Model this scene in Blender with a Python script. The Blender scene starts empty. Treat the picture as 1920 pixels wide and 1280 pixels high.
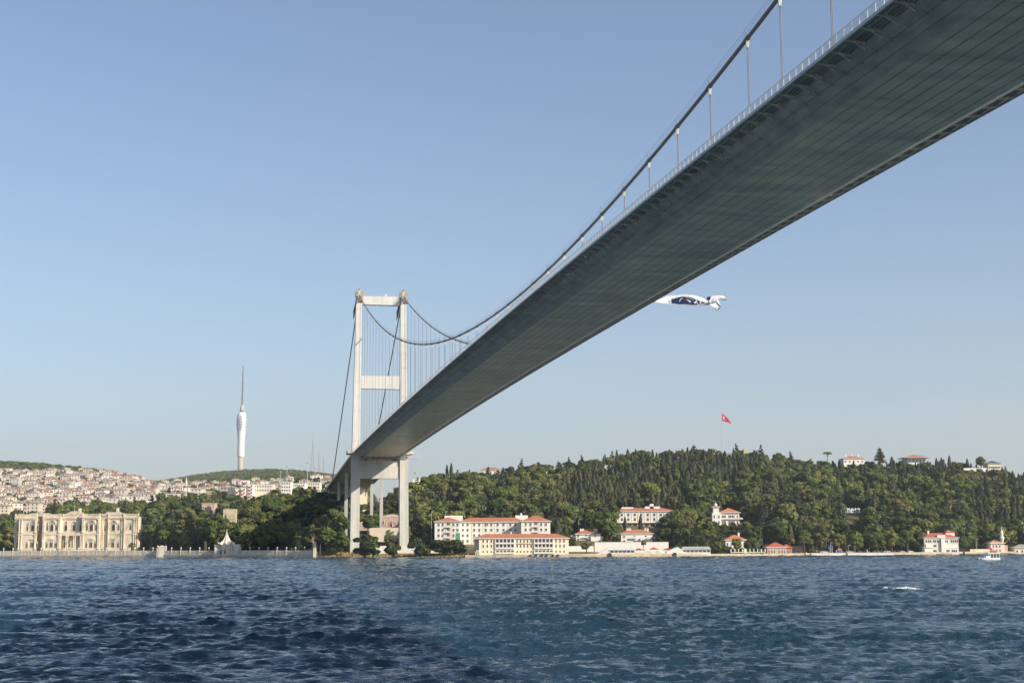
import bpy, bmesh, math, random
import numpy as np
from mathutils import Vector, Matrix, Euler
R = math.radians
SC = bpy.context.scene
COL = SC.collection
random.seed(7); RNG = np.random.default_rng(11)

# ------------------------------------------------------------------ camera, sky, sun, exposure
F, PITCH, ROLL, H = 2716.464, 0.138477, -0.003872, 7.8
cam_d = bpy.data.cameras.new('camera'); cam = bpy.data.objects.new('camera', cam_d); COL.objects.link(cam)
cam_d.sensor_width = 36.0; cam_d.lens = F / 1920 * 36.0
cam_d.clip_start = 0.5; cam_d.clip_end = 30000
cam.matrix_world = Matrix.Translation((0, 0, H)) @ Matrix.Rotation(R(90) + PITCH, 4, 'X') @ Matrix.Rotation(ROLL, 4, 'Z')
SC.camera = cam
TH = 0.188979                      # heading of the bridge axis against the view
SUN = Vector((1.161, -0.745, 0.75)).normalized()
wd = bpy.data.worlds.new('World'); SC.world = wd; wd.use_nodes = True
nt = wd.node_tree
sky = nt.nodes.new('ShaderNodeTexSky'); sky.sky_type = 'NISHITA'; sky.sun_disc = False
sky.sun_elevation = math.asin(SUN.z); sky.sun_rotation = math.atan2(SUN.x, SUN.y)
sky.air_density = 1.0; sky.dust_density = 1.0; sky.ozone_density = 4.0; sky.altitude = 0
bg = nt.nodes['Background']; bg.inputs['Strength'].default_value = 0.083
hs = nt.nodes.new('ShaderNodeHueSaturation'); hs.inputs['Saturation'].default_value = 0.90      # hazy summer sky
nt.links.new(sky.outputs[0], hs.inputs['Color']); geo = nt.nodes.new('ShaderNodeNewGeometry'); sx_ = nt.nodes.new('ShaderNodeSeparateXYZ'); nt.links.new(geo.outputs['Normal'], sx_.inputs[0])   # pale dust low over the horizon
ab = nt.nodes.new('ShaderNodeMath'); ab.operation = 'ABSOLUTE'; nt.links.new(sx_.outputs['Z'], ab.inputs[0])
iv = nt.nodes.new('ShaderNodeMath'); iv.operation = 'SUBTRACT'; iv.inputs[0].default_value = 1.0; nt.links.new(ab.outputs[0], iv.inputs[1])
pw = nt.nodes.new('ShaderNodeMath'); pw.operation = 'POWER'; pw.inputs[1].default_value = 9.0; nt.links.new(iv.outputs[0], pw.inputs[0])
ml = nt.nodes.new('ShaderNodeMath'); ml.operation = 'MULTIPLY'; ml.inputs[1].default_value = 0.6; nt.links.new(pw.outputs[0], ml.inputs[0])
mxs = nt.nodes.new('ShaderNodeMix'); mxs.data_type = 'RGBA'
nt.links.new(ml.outputs[0], mxs.inputs['Factor']); nt.links.new(hs.outputs[0], mxs.inputs[6]); mxs.inputs[7].default_value = (4.1, 4.15, 4.1, 1)
nt.links.new(mxs.outputs[2], bg.inputs['Color'])
sd = bpy.data.lights.new('sun', 'SUN'); so = bpy.data.objects.new('sun', sd); COL.objects.link(so)
sd.energy = 3.9; sd.angle = R(0.5); sd.color = (1.0, 0.91, 0.76)
so.rotation_euler = SUN.to_track_quat('Z', 'Y').to_euler(); so.location = (300, -200, 400)
SC.view_settings.view_transform = 'Standard'; SC.view_settings.look = 'None'
SC.view_settings.exposure = 0.86; SC.view_settings.gamma = 1.0
SC.cycles.max_bounces = 6; SC.cycles.blur_glossy = 0; SC.cycles.sample_clamp_indirect = 0; SC.cycles.transparent_max_bounces = 12

# ------------------------------------------------------------------ picture <-> world (used only to read off places)
CP, SP = math.cos(PITCH), math.sin(PITCH); CR, SR = math.cos(ROLL), math.sin(ROLL)
def proj(x, y, z):
    d = y*CP + (z-H)*SP; u = -y*SP + (z-H)*CP
    a = F*x/d; b = -F*u/d
    return 960 + CR*a - SR*b, 640 + SR*a + CR*b
def W(px, py, Y):
    """the point at forward distance Y seen at picture place (px, py)"""
    a, b = px-960, py-640
    a, b = CR*a + SR*b, -SR*a + CR*b
    k = Y / (CP + SP*b/F)
    return Vector((k*a/F, Y, H + k*(SP - CP*b/F)))
def PX(px, Y, z):
    """the point at distance Y and height z in picture column px"""
    d = Y*CP + (z-H)*SP; b = -F*(-Y*SP + (z-H)*CP)/d
    return Vector(((px-960+SR*b)/CR*d/F, Y, z))
def HOR(px): return 640 + F*math.tan(PITCH) + math.tan(ROLL)*(px-960)
def B(s, l, z):
    """bridge frame: s metres from the tower towards this shore, l metres across, z up"""
    return Vector((-83.144 + s*math.sin(TH) + l*math.cos(TH), 908.785 - s*math.cos(TH) + l*math.sin(TH), z))

# ------------------------------------------------------------------ materials
MATS = {}
def mat(name, rgb, rough=0.75, var=0.12, scale=0.25, stretch=(1, 1, 1), spec=0.3, metal=0.0, bump=0.0):
    if name in MATS: return MATS[name]
    m = bpy.data.materials.new(name); m.use_nodes = True; t = m.node_tree; p = t.nodes['Principled BSDF']
    p.inputs['Roughness'].default_value = rough; p.inputs['Metallic'].default_value = metal
    p.inputs['Specular IOR Level'].default_value = spec
    tc = t.nodes.new('ShaderNodeTexCoord'); mp = t.nodes.new('ShaderNodeMapping'); mp.inputs['Scale'].default_value = stretch
    nz = t.nodes.new('ShaderNodeTexNoise'); nz.inputs['Scale'].default_value = scale; nz.inputs['Detail'].default_value = 6; nz.inputs['Roughness'].default_value = 0.65
    rp = t.nodes.new('ShaderNodeValToRGB')
    rp.color_ramp.elements[0].position = 0.3; rp.color_ramp.elements[1].position = 0.7
    rp.color_ramp.elements[0].color = (*[c*(1-var) for c in rgb], 1); rp.color_ramp.elements[1].color = (*[min(1, c*(1+var)) for c in rgb], 1)
    L = t.links.new
    L(tc.outputs['Object'], mp.inputs['Vector']); L(mp.outputs[0], nz.inputs['Vector']); L(nz.outputs['Fac'], rp.inputs['Fac']); L(rp.outputs[0], p.inputs['Base Color'])
    if bump:
        bp = t.nodes.new('ShaderNodeBump'); bp.inputs['Strength'].default_value = bump; L(nz.outputs['Fac'], bp.inputs['Height']); L(bp.outputs[0], p.inputs['Normal'])
    MATS[name] = m; return m
def ramp_random(name, cols, rough=0.8, transl=0.0, noise=0.0):
    """colour picked per object from a ramp: paint or leaf colours that differ between individuals"""
    m = bpy.data.materials.new(name); m.use_nodes = True; t = m.node_tree; L = t.links.new
    p = t.nodes['Principled BSDF']; p.inputs['Roughness'].default_value = rough; p.inputs['Specular IOR Level'].default_value = 0.2
    oi = t.nodes.new('ShaderNodeObjectInfo'); rp = t.nodes.new('ShaderNodeValToRGB')
    e = rp.color_ramp.elements
    while len(e) < len(cols): e.new(0.5)
    for i, c in enumerate(cols): e[i].position = i/(len(cols)-1); e[i].color = (*c, 1)
    fac = oi.outputs['Random']; colr = rp.outputs[0]
    L(fac, rp.inputs['Fac'])
    if noise:
        tc = t.nodes.new('ShaderNodeTexCoord'); nz = t.nodes.new('ShaderNodeTexNoise'); nz.inputs['Scale'].default_value = 0.45; nz.inputs['Detail'].default_value = 3
        mr = t.nodes.new('ShaderNodeMapRange'); mr.inputs[1].default_value = 0.3; mr.inputs[2].default_value = 0.7; mr.inputs[3].default_value = 1-noise; mr.inputs[4].default_value = 1+noise
        mx = t.nodes.new('ShaderNodeVectorMath'); mx.operation = 'SCALE'
        L(tc.outputs['Object'], nz.inputs['Vector']); L(nz.outputs['Fac'], mr.inputs[0]); L(rp.outputs[0], mx.inputs[0]); L(mr.outputs[0], mx.inputs['Scale']); colr = mx.outputs[0]
    L(colr, p.inputs['Base Color'])
    if transl:
        tr = t.nodes.new('ShaderNodeBsdfTranslucent'); ms = t.nodes.new('ShaderNodeMixShader'); ms.inputs[0].default_value = transl
        L(colr, tr.inputs['Color']); L(p.outputs[0], ms.inputs[1]); L(tr.outputs[0], ms.inputs[2]); L(ms.outputs[0], t.nodes['Material Output'].inputs['Surface'])
    MATS[name] = m; return m
def tilemat(name, rgb):
    m = mat(name, rgb, 0.85, 0.22, 0.5, spec=0.15); t = m.node_tree; L = t.links.new
    tc = t.nodes.new('ShaderNodeTexCoord'); wv = t.nodes.new('ShaderNodeTexWave'); wv.inputs['Scale'].default_value = 1.6; wv.inputs['Distortion'].default_value = 1.5
    bp = t.nodes.new('ShaderNodeBump'); bp.inputs['Strength'].default_value = 0.5; bp.inputs['Distance'].default_value = 0.083
    L(tc.outputs['Object'], wv.inputs['Vector']); L(wv.outputs['Fac'], bp.inputs['Height']); L(bp.outputs[0], t.nodes['Principled BSDF'].inputs['Normal'])
    return m

# ------------------------------------------------------------------ mesh building
class MB:
    def __init__(s): s.v = []; s.f = []; s.m = []
    def poly(s, pts, m=0):
        i = len(s.v); s.v += [tuple(p) for p in pts]; s.f.append(tuple(range(i, i+len(pts)))); s.m.append(m)
    def hexa(s, p, m=0):
        i = len(s.v); s.v += [tuple(q) for q in p]
        for q in ((3, 2, 1, 0), (4, 5, 6, 7), (0, 1, 5, 4), (1, 2, 6, 5), (2, 3, 7, 6), (3, 0, 4, 7)):
            s.f.append(tuple(i+k for k in q)); s.m.append(m)
        return s
    def box(s, x0, x1, y0, y1, z0, z1, m=0):
        return s.hexa(((x0, y0, z0), (x1, y0, z0), (x1, y1, z0), (x0, y1, z0), (x0, y0, z1), (x1, y0, z1), (x1, y1, z1), (x0, y1, z1)), m)
    def taper(s, cx, cy, z0, z1, wx0, wy0, wx1, wy1, m=0, dx=0.0, dy=0.0):
        a, b, c, d = wx0/2, wy0/2, wx1/2, wy1/2
        return s.hexa(((cx-a, cy-b, z0), (cx+a, cy-b, z0), (cx+a, cy+b, z0), (cx-a, cy+b, z0),
                       (cx+dx-c, cy+dy-d, z1), (cx+dx+c, cy+dy-d, z1), (cx+dx+c, cy+dy+d, z1), (cx+dx-c, cy+dy+d, z1)), m)
    def bar(s, a, b, w, h=None, m=0, up=(0, 0, 1)):
        a, b = Vector(a), Vector(b); h = h or w; d = (b-a).normalized(); u = Vector(up)
        if abs(d.dot(u)) > 0.98: u = Vector((0, 1, 0))
        x = d.cross(u).normalized()*w/2; y = x.cross(d).normalized()*h/2
        return s.hexa((a-x-y, a+x-y, a+x+y, a-x+y, b-x-y, b+x-y, b+x+y, b-x+y), m)
    def tube(s, pts, rad, n=8, m=0, cap=True):
        pts = [Vector(p) for p in pts]
        if not hasattr(rad, '__len__'): rad = [rad]*len(pts)
        i0 = len(s.v)
        for k, p in enumerate(pts):
            d = (pts[min(k+1, len(pts)-1)] - pts[max(k-1, 0)]).normalized()
            u = Vector((0, 0, 1)) if abs(d.z) < 0.95 else Vector((1, 0, 0))
            x = d.cross(u).normalized(); y = x.cross(d)
            for j in range(n):
                a = 2*math.pi*j/n; s.v.append(tuple(p + (x*math.cos(a) + y*math.sin(a))*rad[k]))
        for k in range(len(pts)-1):
            for j in range(n):
                a = i0+k*n+j; b = i0+k*n+(j+1) % n; s.f.append((a, b, b+n, a+n)); s.m.append(m)
        if cap:
            s.f.append(tuple(range(i0+n-1, i0-1, -1))); s.m.append(m)
            e = i0+(len(pts)-1)*n; s.f.append(tuple(range(e, e+n))); s.m.append(m)
        return s
    def lathe(s, prof, n=16, m=0, cx=0.0, cy=0.0, ph=0.0):
        i0 = len(s.v)
        for r, z in prof:
            for j in range(n):
                a = 2*math.pi*j/n+ph; s.v.append((cx+r*math.cos(a), cy+r*math.sin(a), z))
        for k in range(len(prof)-1):
            for j in range(n):
                a = i0+k*n+j; b = i0+k*n+(j+1) % n; s.f.append((a, b, b+n, a+n)); s.m.append(m)
        s.f.append(tuple(range(i0+n-1, i0-1, -1))); s.m.append(m)
        e = i0+(len(prof)-1)*n; s.f.append(tuple(range(e, e+n))); s.m.append(m)
        return s
    def prism(s, pts, y0, y1, m=0):
        """outline in x,z pushed from y0 to y1"""
        n = len(pts); i = len(s.v)
        s.v += [(x, y0, z) for x, z in pts] + [(x, y1, z) for x, z in pts]
        s.f.append(tuple(range(i, i+n))); s.m.append(m); s.f.append(tuple(range(i+2*n-1, i+n-1, -1))); s.m.append(m)
        for k in range(n):
            j = (k+1) % n; s.f.append((i+j, i+k, i+n+k, i+n+j)); s.m.append(m)
        return s
    def hip(s, x0, x1, y0, y1, z, h, over=0.7, m=0, inset=None, thick=0.35, soff=None):
        """hipped roof with eaves"""
        x0 -= over; x1 += over; y0 -= over; y1 += over; i = len(s.v)
        d = (y1-y0)/2 if inset is None else inset
        d = min(d, (x1-x0)/2-0.05); ym = (y0+y1)/2
        s.v += [(x0, y0, z), (x1, y0, z), (x1, y1, z), (x0, y1, z), (x0, y0, z+thick), (x1, y0, z+thick), (x1, y1, z+thick), (x0, y1, z+thick), (x0+d, ym, z+thick+h), (x1-d, ym, z+thick+h)]
        e = m if soff is None else soff
        for q, mm in (((3, 2, 1, 0), e), ((0, 1, 5, 4), e), ((1, 2, 6, 5), e), ((2, 3, 7, 6), e), ((3, 0, 4, 7), e), ((4, 5, 9, 8), m), ((5, 6, 9), m), ((6, 7, 8, 9), m), ((7, 4, 8), m)):
            s.f.append(tuple(i+k for k in q)); s.m.append(mm)
        return s
    def mesh(s, name, mats):
        me = bpy.data.meshes.new(name); me.from_pydata(s.v, [], s.f)
        for q in (mats if isinstance(mats, (list, tuple)) else [mats]): me.materials.append(q)
        me.polygons.foreach_set('material_index', s.m); me.update(); return me
    def build(s, name, mats, parent=None, loc=(0, 0, 0), rz=0.0, smooth=False):
        me = s.mesh(name, mats)
        if smooth: me.polygons.foreach_set('use_smooth', [True]*len(me.polygons))
        return link(name, me, parent, loc, rz)
def link(name, data, parent=None, loc=(0, 0, 0), rz=0.0):
    o = bpy.data.objects.new(name, data); COL.objects.link(o); o.location = loc; o.rotation_euler = (0, 0, rz)
    if parent: o.parent = parent
    return o
def tag(o, label, cat, group=None):
    o['label'] = label; o['category'] = cat
    if group: o['group'] = group
    return o
def thing(name, label, cat, loc=(0, 0, 0), rz=0.0, group=None):
    return tag(link(name, None, None, loc, rz), label, cat, group)
def structure(o): o['kind'] = 'structure'; return o
def copy_tree(o, parent=None):
    c = o.copy(); COL.objects.link(c); c.parent = parent
    for ch in o.children: copy_tree(ch, c)
    return c

# shared materials
WHITE = mat('white_render', (0.74, 0.70, 0.63), 0.8, 0.08, 0.4)
CREAM = mat('cream_render', (0.70, 0.61, 0.47), 0.8, 0.1, 0.4)
MARBLE = mat('weathered_marble', (0.66, 0.56, 0.42), 0.75, 0.22, 0.35, (1, 1, 0.45))
TILE = tilemat('clay_roof_tiles', (0.42, 0.17, 0.10)); TILE_RED = tilemat('red_roof_tiles', (0.45, 0.12, 0.075)); TILE_OLD = tilemat('pale_clay_tiles', (0.50, 0.30, 0.21))
GLASS = mat('dark_window_glass', (0.035, 0.04, 0.05), 0.12, 0.3, 0.5, spec=0.6)
FRAME = mat('white_window_frame', (0.68, 0.66, 0.62), 0.6, 0.05)
PINK = mat('pink_render', (0.52, 0.36, 0.30), 0.85, 0.12, 0.5)
GREY = mat('grey_concrete', (0.42, 0.41, 0.38), 0.85, 0.15, 0.3)
DARK = mat('dark_metal', (0.05, 0.052, 0.055), 0.5, 0.1)
STEEL = mat('galvanised_steel', (0.45, 0.45, 0.44), 0.5, 0.1)
RED = mat('red_fabric', (0.50, 0.035, 0.035), 0.8, 0.08); CANVAS = mat('cream_canvas', (0.72, 0.58, 0.45), 0.85, 0.08)
EARTH = mat('dry_earth', (0.26, 0.17, 0.09), 0.95, 0.3, 0.2)
# ------------------------------------------------------------------ terrain
_sh = np.array([(-400, 1040), (0, 1000), (280, 965), (600, 900), (870, 850), (1100, 850), (1330, 868), (1500, 890), (1750, 920), (1900, 950), (2300, 1010)], float)
def shore(u): return np.interp(u, _sh[:, 0], _sh[:, 1])
_rt = np.array([(600, 912), (700, 908), (760, 900), (800, 896), (870, 886), (920, 886), (980, 874), (1040, 874), (1085, 864), (1140, 856), (1180, 848), (1230, 848), (1280, 843), (1380, 842), (1430, 848), (1500, 858), (1560, 868), (1620, 870), (1680, 868), (1740, 868), (1800, 868), (1860, 878), (1920, 888), (2300, 905)], float)
_lu = np.array([-400, 0, 100, 200, 270, 350, 400, 450, 500, 560, 610, 640, 720, 900], float)
_ly = np.array([1150, 1260, 1500, 1900, 2300, 2600, 3200, 4400, 4800, 7000], float)
_lt = np.array([
 [1000, 1003, 985, 984, 984, 984, 984, 980, 972, 965, 962, 962, 985, 985],
 [985, 988, 978, 976, 976, 976, 974, 970, 961, 950, 946, 946, 975, 975],
 [960, 965, 960, 955, 950, 948, 947, 945, 942, 937, 935, 935, 950, 950],
 [925, 930, 925, 922, 928, 930, 929, 928, 924, 919, 915, 915, 930, 930],
 [890, 896, 898, 903, 917, 918, 917, 915, 912, 910, 908, 908, 915, 915],
 [875, 880, 888, 899, 915, 913, 911, 910, 907, 906, 905, 905, 910, 910],
 [885, 887, 894, 907, 917, 908, 904, 902, 900, 900, 901, 902, 905, 905],
 [905, 905, 908, 914, 914, 900, 893, 889, 887, 890, 897, 902, 906, 906],
 [912, 912, 915, 918, 918, 905, 899, 895, 894, 897, 902, 905, 908, 908],
 [990, 990, 990, 990, 990, 990, 990, 990, 990, 990, 990, 990, 990, 990]], float)
def hor(u): return 640 + F*math.tan(PITCH) + math.tan(ROLL)*(u-960)
def sm(t): t = np.clip(t, 0, 1); return t*t*(3-2*t)
def vnoise(x, y, s, seed=0):
    r = np.random.default_rng(seed+5); o = 0
    for k in range(6):
        a = r.uniform(0, 6.28); f = (1.0+0.6*k)/s; o = o + np.sin((x*math.cos(a)+y*math.sin(a))*f*6.28+r.uniform(0, 6.28))/(1+0.5*k)
    return o/2.5
def ucol(x, y): return 960 + F*x/(y*CP + 20*SP) - SR*(-380)
def ground(x, y):
    x = np.asarray(x, float); y = np.asarray(y, float); u = ucol(x, np.maximum(y, 300.)); s = shore(u); d = y-s
    # right-hand hill
    Yr = 1330.0; zr = H + (hor(u)-np.interp(u, _rt[:, 0], _rt[:, 1]))/F*Yr - 10.0
    z0 = 1.25 + 5.85*sm((d-18)/48)
    t = (y-(s+62))/(Yr-s-62); right = z0 + (zr-z0)*np.where(t < 1, np.clip(t, 0, 1)**0.93, 1.0) - np.clip(y-Yr, 0, 400)*0.11
    right = right + vnoise(x, y, 160, 3)*3.0*sm((d-90)/100)*sm((1400-y)/150)
    # left-hand shore, town and the far hill
    sh = u.shape; uf = u.ravel(); yf = np.broadcast_to(y, sh).ravel()
    tab = np.stack([np.interp(uf, _lu, row) for row in _lt], 1)
    zt = H + (hor(uf)[:, None]-tab)/F*_ly[None, :]
    k = np.clip(np.searchsorted(_ly, yf)-1, 0, len(_ly)-2); tt = np.clip((yf-_ly[k])/(_ly[k+1]-_ly[k]), 0, 1)
    zl = zt[np.arange(len(uf)), k]*(1-tt)+zt[np.arange(len(uf)), k+1]*tt
    sf = np.broadcast_to(s, sh).ravel()
    tn = sm((yf-(sf+75))/(1150-sf-75)); zl = np.where(yf < 1150, 2.8+(zt[:, 0]-2.8)*tn, zl).reshape(sh)
    w = sm((u-655)/110)
    z = zl*(1-w)+right*w
    # rough bank under the tower, quays elsewhere
    bank = sm((u-592)/8)*sm((878-u)/8)
    edge = np.clip(d/ (0.6+14*bank), 0, 1)
    return np.where(d < 0, -3.0+np.clip(d+3, 0, 3)*0.6, -1.2+(z+1.2)*edge)
def g1(x, y): return float(ground(np.array([x]), np.array([y]))[0])
def hit(px, py):
    """where the sight line through a picture place meets the land"""
    for Y in np.arange(shore(px)+1, 6500, 2.0):
        p = W(px, py, Y)
        if g1(p.x, Y) >= p.z: return Vector((p.x, Y, g1(p.x, Y)))
    return W(px, py, 1300)
us = np.linspace(-520, 2420, 450)
ys = np.concatenate([np.linspace(-4, 20, 18), np.linspace(24, 700, 120), np.linspace(720, 2600, 90), np.linspace(2650, 7000, 60)])
UU, DD = np.meshgrid(us, ys); YY = shore(UU)+DD; XX = (UU-960)/F*(YY*CP+20*SP)
ZZ = ground(XX, YY)
nr, nc = UU.shape
me = bpy.data.meshes.new('hillside_ground')
idx = np.arange(nr*nc).reshape(nr, nc)
quads = np.stack([idx[:-1, :-1], idx[:-1, 1:], idx[1:, 1:], idx[1:, :-1]], -1).reshape(-1, 4)
def npmesh(me, V, Q, smooth=True):
    me.vertices.add(len(V)); me.vertices.foreach_set('co', np.ascontiguousarray(V, dtype=np.float32).ravel())
    me.loops.add(Q.size); me.loops.foreach_set('vertex_index', Q.astype(np.int32).ravel())
    me.polygons.add(len(Q)); me.polygons.foreach_set('loop_start', np.arange(0, Q.size, Q.shape[1], dtype=np.int32))
    me.polygons.foreach_set('loop_total', np.full(len(Q), Q.shape[1], np.int32))
    me.polygons.foreach_set('use_smooth', np.full(len(Q), smooth)); me.update(calc_edges=True); me.validate()
npmesh(me, np.stack([XX, YY, ZZ], -1).reshape(-1, 3), quads)
gm = mat('hillside_soil', (0.085, 0.085, 0.04), 0.95, 0.45, 0.05, bump=0.3)
rp = [n for n in gm.node_tree.nodes if n.type == 'VALTORGB'][0]
rp.color_ramp.elements[0].color = (0.045, 0.055, 0.022, 1); rp.color_ramp.elements[1].color = (0.20, 0.15, 0.075, 1); rp.color_ramp.elements[1].position = 0.8
me.materials.append(gm); structure(link('hillside', me))
# sea bed, so that the land is one sheet with the ground below the water
mb = MB(); mb.box(-8000, 8000, -3000, 9000, -30, -29); structure(mb.build('sea_bed', EARTH))

# ------------------------------------------------------------------ water: real waves, finer near the ferry
def water():
    rows = [-900., -600., -400., -250., -150., -100., -60.0]; y = -60.0
    while y < 1150:
        y += 3.0 if y < 30 else (0.16 + max(0, y-45)*0.0031); rows.append(y)
    rows = np.array(rows+[1300., 1600., 2500., 5500.]); 
    cols = np.concatenate([[-14., -8., -4., -2., -1.2, -.8, -.65], np.linspace(-0.52, 0.52, 760), [.65, .8, 1.2, 2., 4., 8., 14.]])
    fan = np.maximum(rows, 60.0)*1.0
    X = np.clip(cols[None, :]*fan[:, None], -8000, 8000)+cols[None, :]*2; Y = np.repeat(rows[:, None], len(cols), 1)
    r = np.random.default_rng(23); Z = np.zeros_like(X); DX = np.zeros_like(X); DY = np.zeros_like(X)
    sp = np.maximum(np.gradient(rows), 0.1)[:, None]
    gust = 0.92+0.30*vnoise(X, Y*0.6, 75, 9)+0.30*vnoise(X*0.5, Y, 19, 4)
    gust = np.clip(gust, 0.25, 1.6)
    n = 84
    for k in range(n):
        lam = 0.8*(17/0.8)**((k+r.random())/n)
        th = R(-76)+r.normal(0, 0.50 if lam < 4 else .36)
        sl = 0.088 if lam < 2.0 else (0.060 if lam < 3.4 else (0.030 if lam < 6 else 0.022))
        a = sl*lam/6.283; kx, ky = math.cos(th)*6.283/lam, math.sin(th)*6.283/lam
        fade = np.clip((lam/(sp*0.9)-0.6), 0, 1)
        if fade.max() == 0: continue
        phs = kx*X+ky*Y+r.uniform(0, 6.283)+0.8*np.sin(X*0.021*r.uniform(.5, 1.5)+r.uniform(0, 6))
        A = a*fade*gust
        Z += A*np.cos(phs); q = 0.75
        DX -= q*A*math.cos(th)*np.sin(phs); DY -= q*A*math.sin(th)*np.sin(phs)
    # long ferry wakes crossing the strait
    for (y0, sl, amp, wd_) in ((238, 0.10, 0.42, 5.5), (262, 0.06, 0.25, 5.0), (118, -0.10, 0.14, 3.0), (84, 0.16, 0.10, 2.2), (150, -0.03, 0.16, 3.2), (420, 0.02, 0.35, 9.0)):
        t = (Y-(y0+sl*X+5*np.sin(X*0.03+y0)))/wd_; env = np.clip(0.35+0.9*vnoise(X, Y*0.1, 120+y0*0.3, int(y0)), 0, 1)
        Z += amp*env*np.exp(-t*t)*np.cos(t*1.5)
    Z *= np.clip((1200-Y)/200, 0, 1)
    V = np.stack([X+DX, Y+DY, Z], -1).reshape(-1, 3)
    i = np.arange(V.shape[0]).reshape(X.shape); Q = np.stack([i[:-1, :-1], i[:-1, 1:], i[1:, 1:], i[1:, :-1]], -1).reshape(-1, 4)
    me = bpy.data.meshes.new('water'); npmesh(me, V, Q)
    m = bpy.data.materials.new('sea_water'); m.use_nodes = True; t = m.node_tree; L = t.links.new; p = t.nodes['Principled BSDF']
    p.inputs['IOR'].default_value = 1.333; p.inputs['Roughness'].default_value = 0.035; p.inputs['Specular IOR Level'].default_value = 0.5
    tc = t.nodes.new('ShaderNodeTexCoord')
    nc_ = t.nodes.new('ShaderNodeTexNoise'); nc_.inputs['Scale'].default_value = 0.006; nc_.inputs['Detail'].default_value = 3
    rc = t.nodes.new('ShaderNodeValToRGB'); rc.color_ramp.elements[0].position = 0.3; rc.color_ramp.elements[1].position = 0.7
    rc.color_ramp.elements[0].color = (0.012, 0.033, 0.060, 1); rc.color_ramp.elements[1].color = (0.014, 0.041, 0.059, 1)
    L(tc.outputs['Object'], nc_.inputs['Vector']); L(nc_.outputs['Fac'], rc.inputs['Fac']); L(rc.outputs[0], p.inputs['Base Color'])
    prev = None
    for sc_, st, dist, str_ in ((0.5, (0.55, 1.0, 1), 0.7, 1.0), (1.7, (0.6, 1.0, 1), 0.26, 1.0), (5.5, (0.75, 1, 1), 0.07, 0.9)):
        mp = t.nodes.new('ShaderNodeMapping'); mp.inputs['Scale'].default_value = st; mp.inputs['Rotation'].default_value = (0, 0, R(12))
        nz = t.nodes.new('ShaderNodeTexNoise'); nz.inputs['Scale'].default_value = sc_; nz.inputs['Detail'].default_value = 4; nz.inputs['Roughness'].default_value = 0.55; nz.inputs['Distortion'].default_value = 0.6
        bp = t.nodes.new('ShaderNodeBump'); bp.inputs['Strength'].default_value = str_; bp.inputs['Distance'].default_value = dist
        L(tc.outputs['Object'], mp.inputs['Vector']); L(mp.outputs[0], nz.inputs['Vector']); L(nz.outputs['Fac'], bp.inputs['Height'])
        if prev: L(prev.outputs[0], bp.inputs['Normal'])
        prev = bp
    L(prev.outputs[0], p.inputs['Normal'])
    me.materials.append(m); structure(link('water', me))
water()
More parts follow.
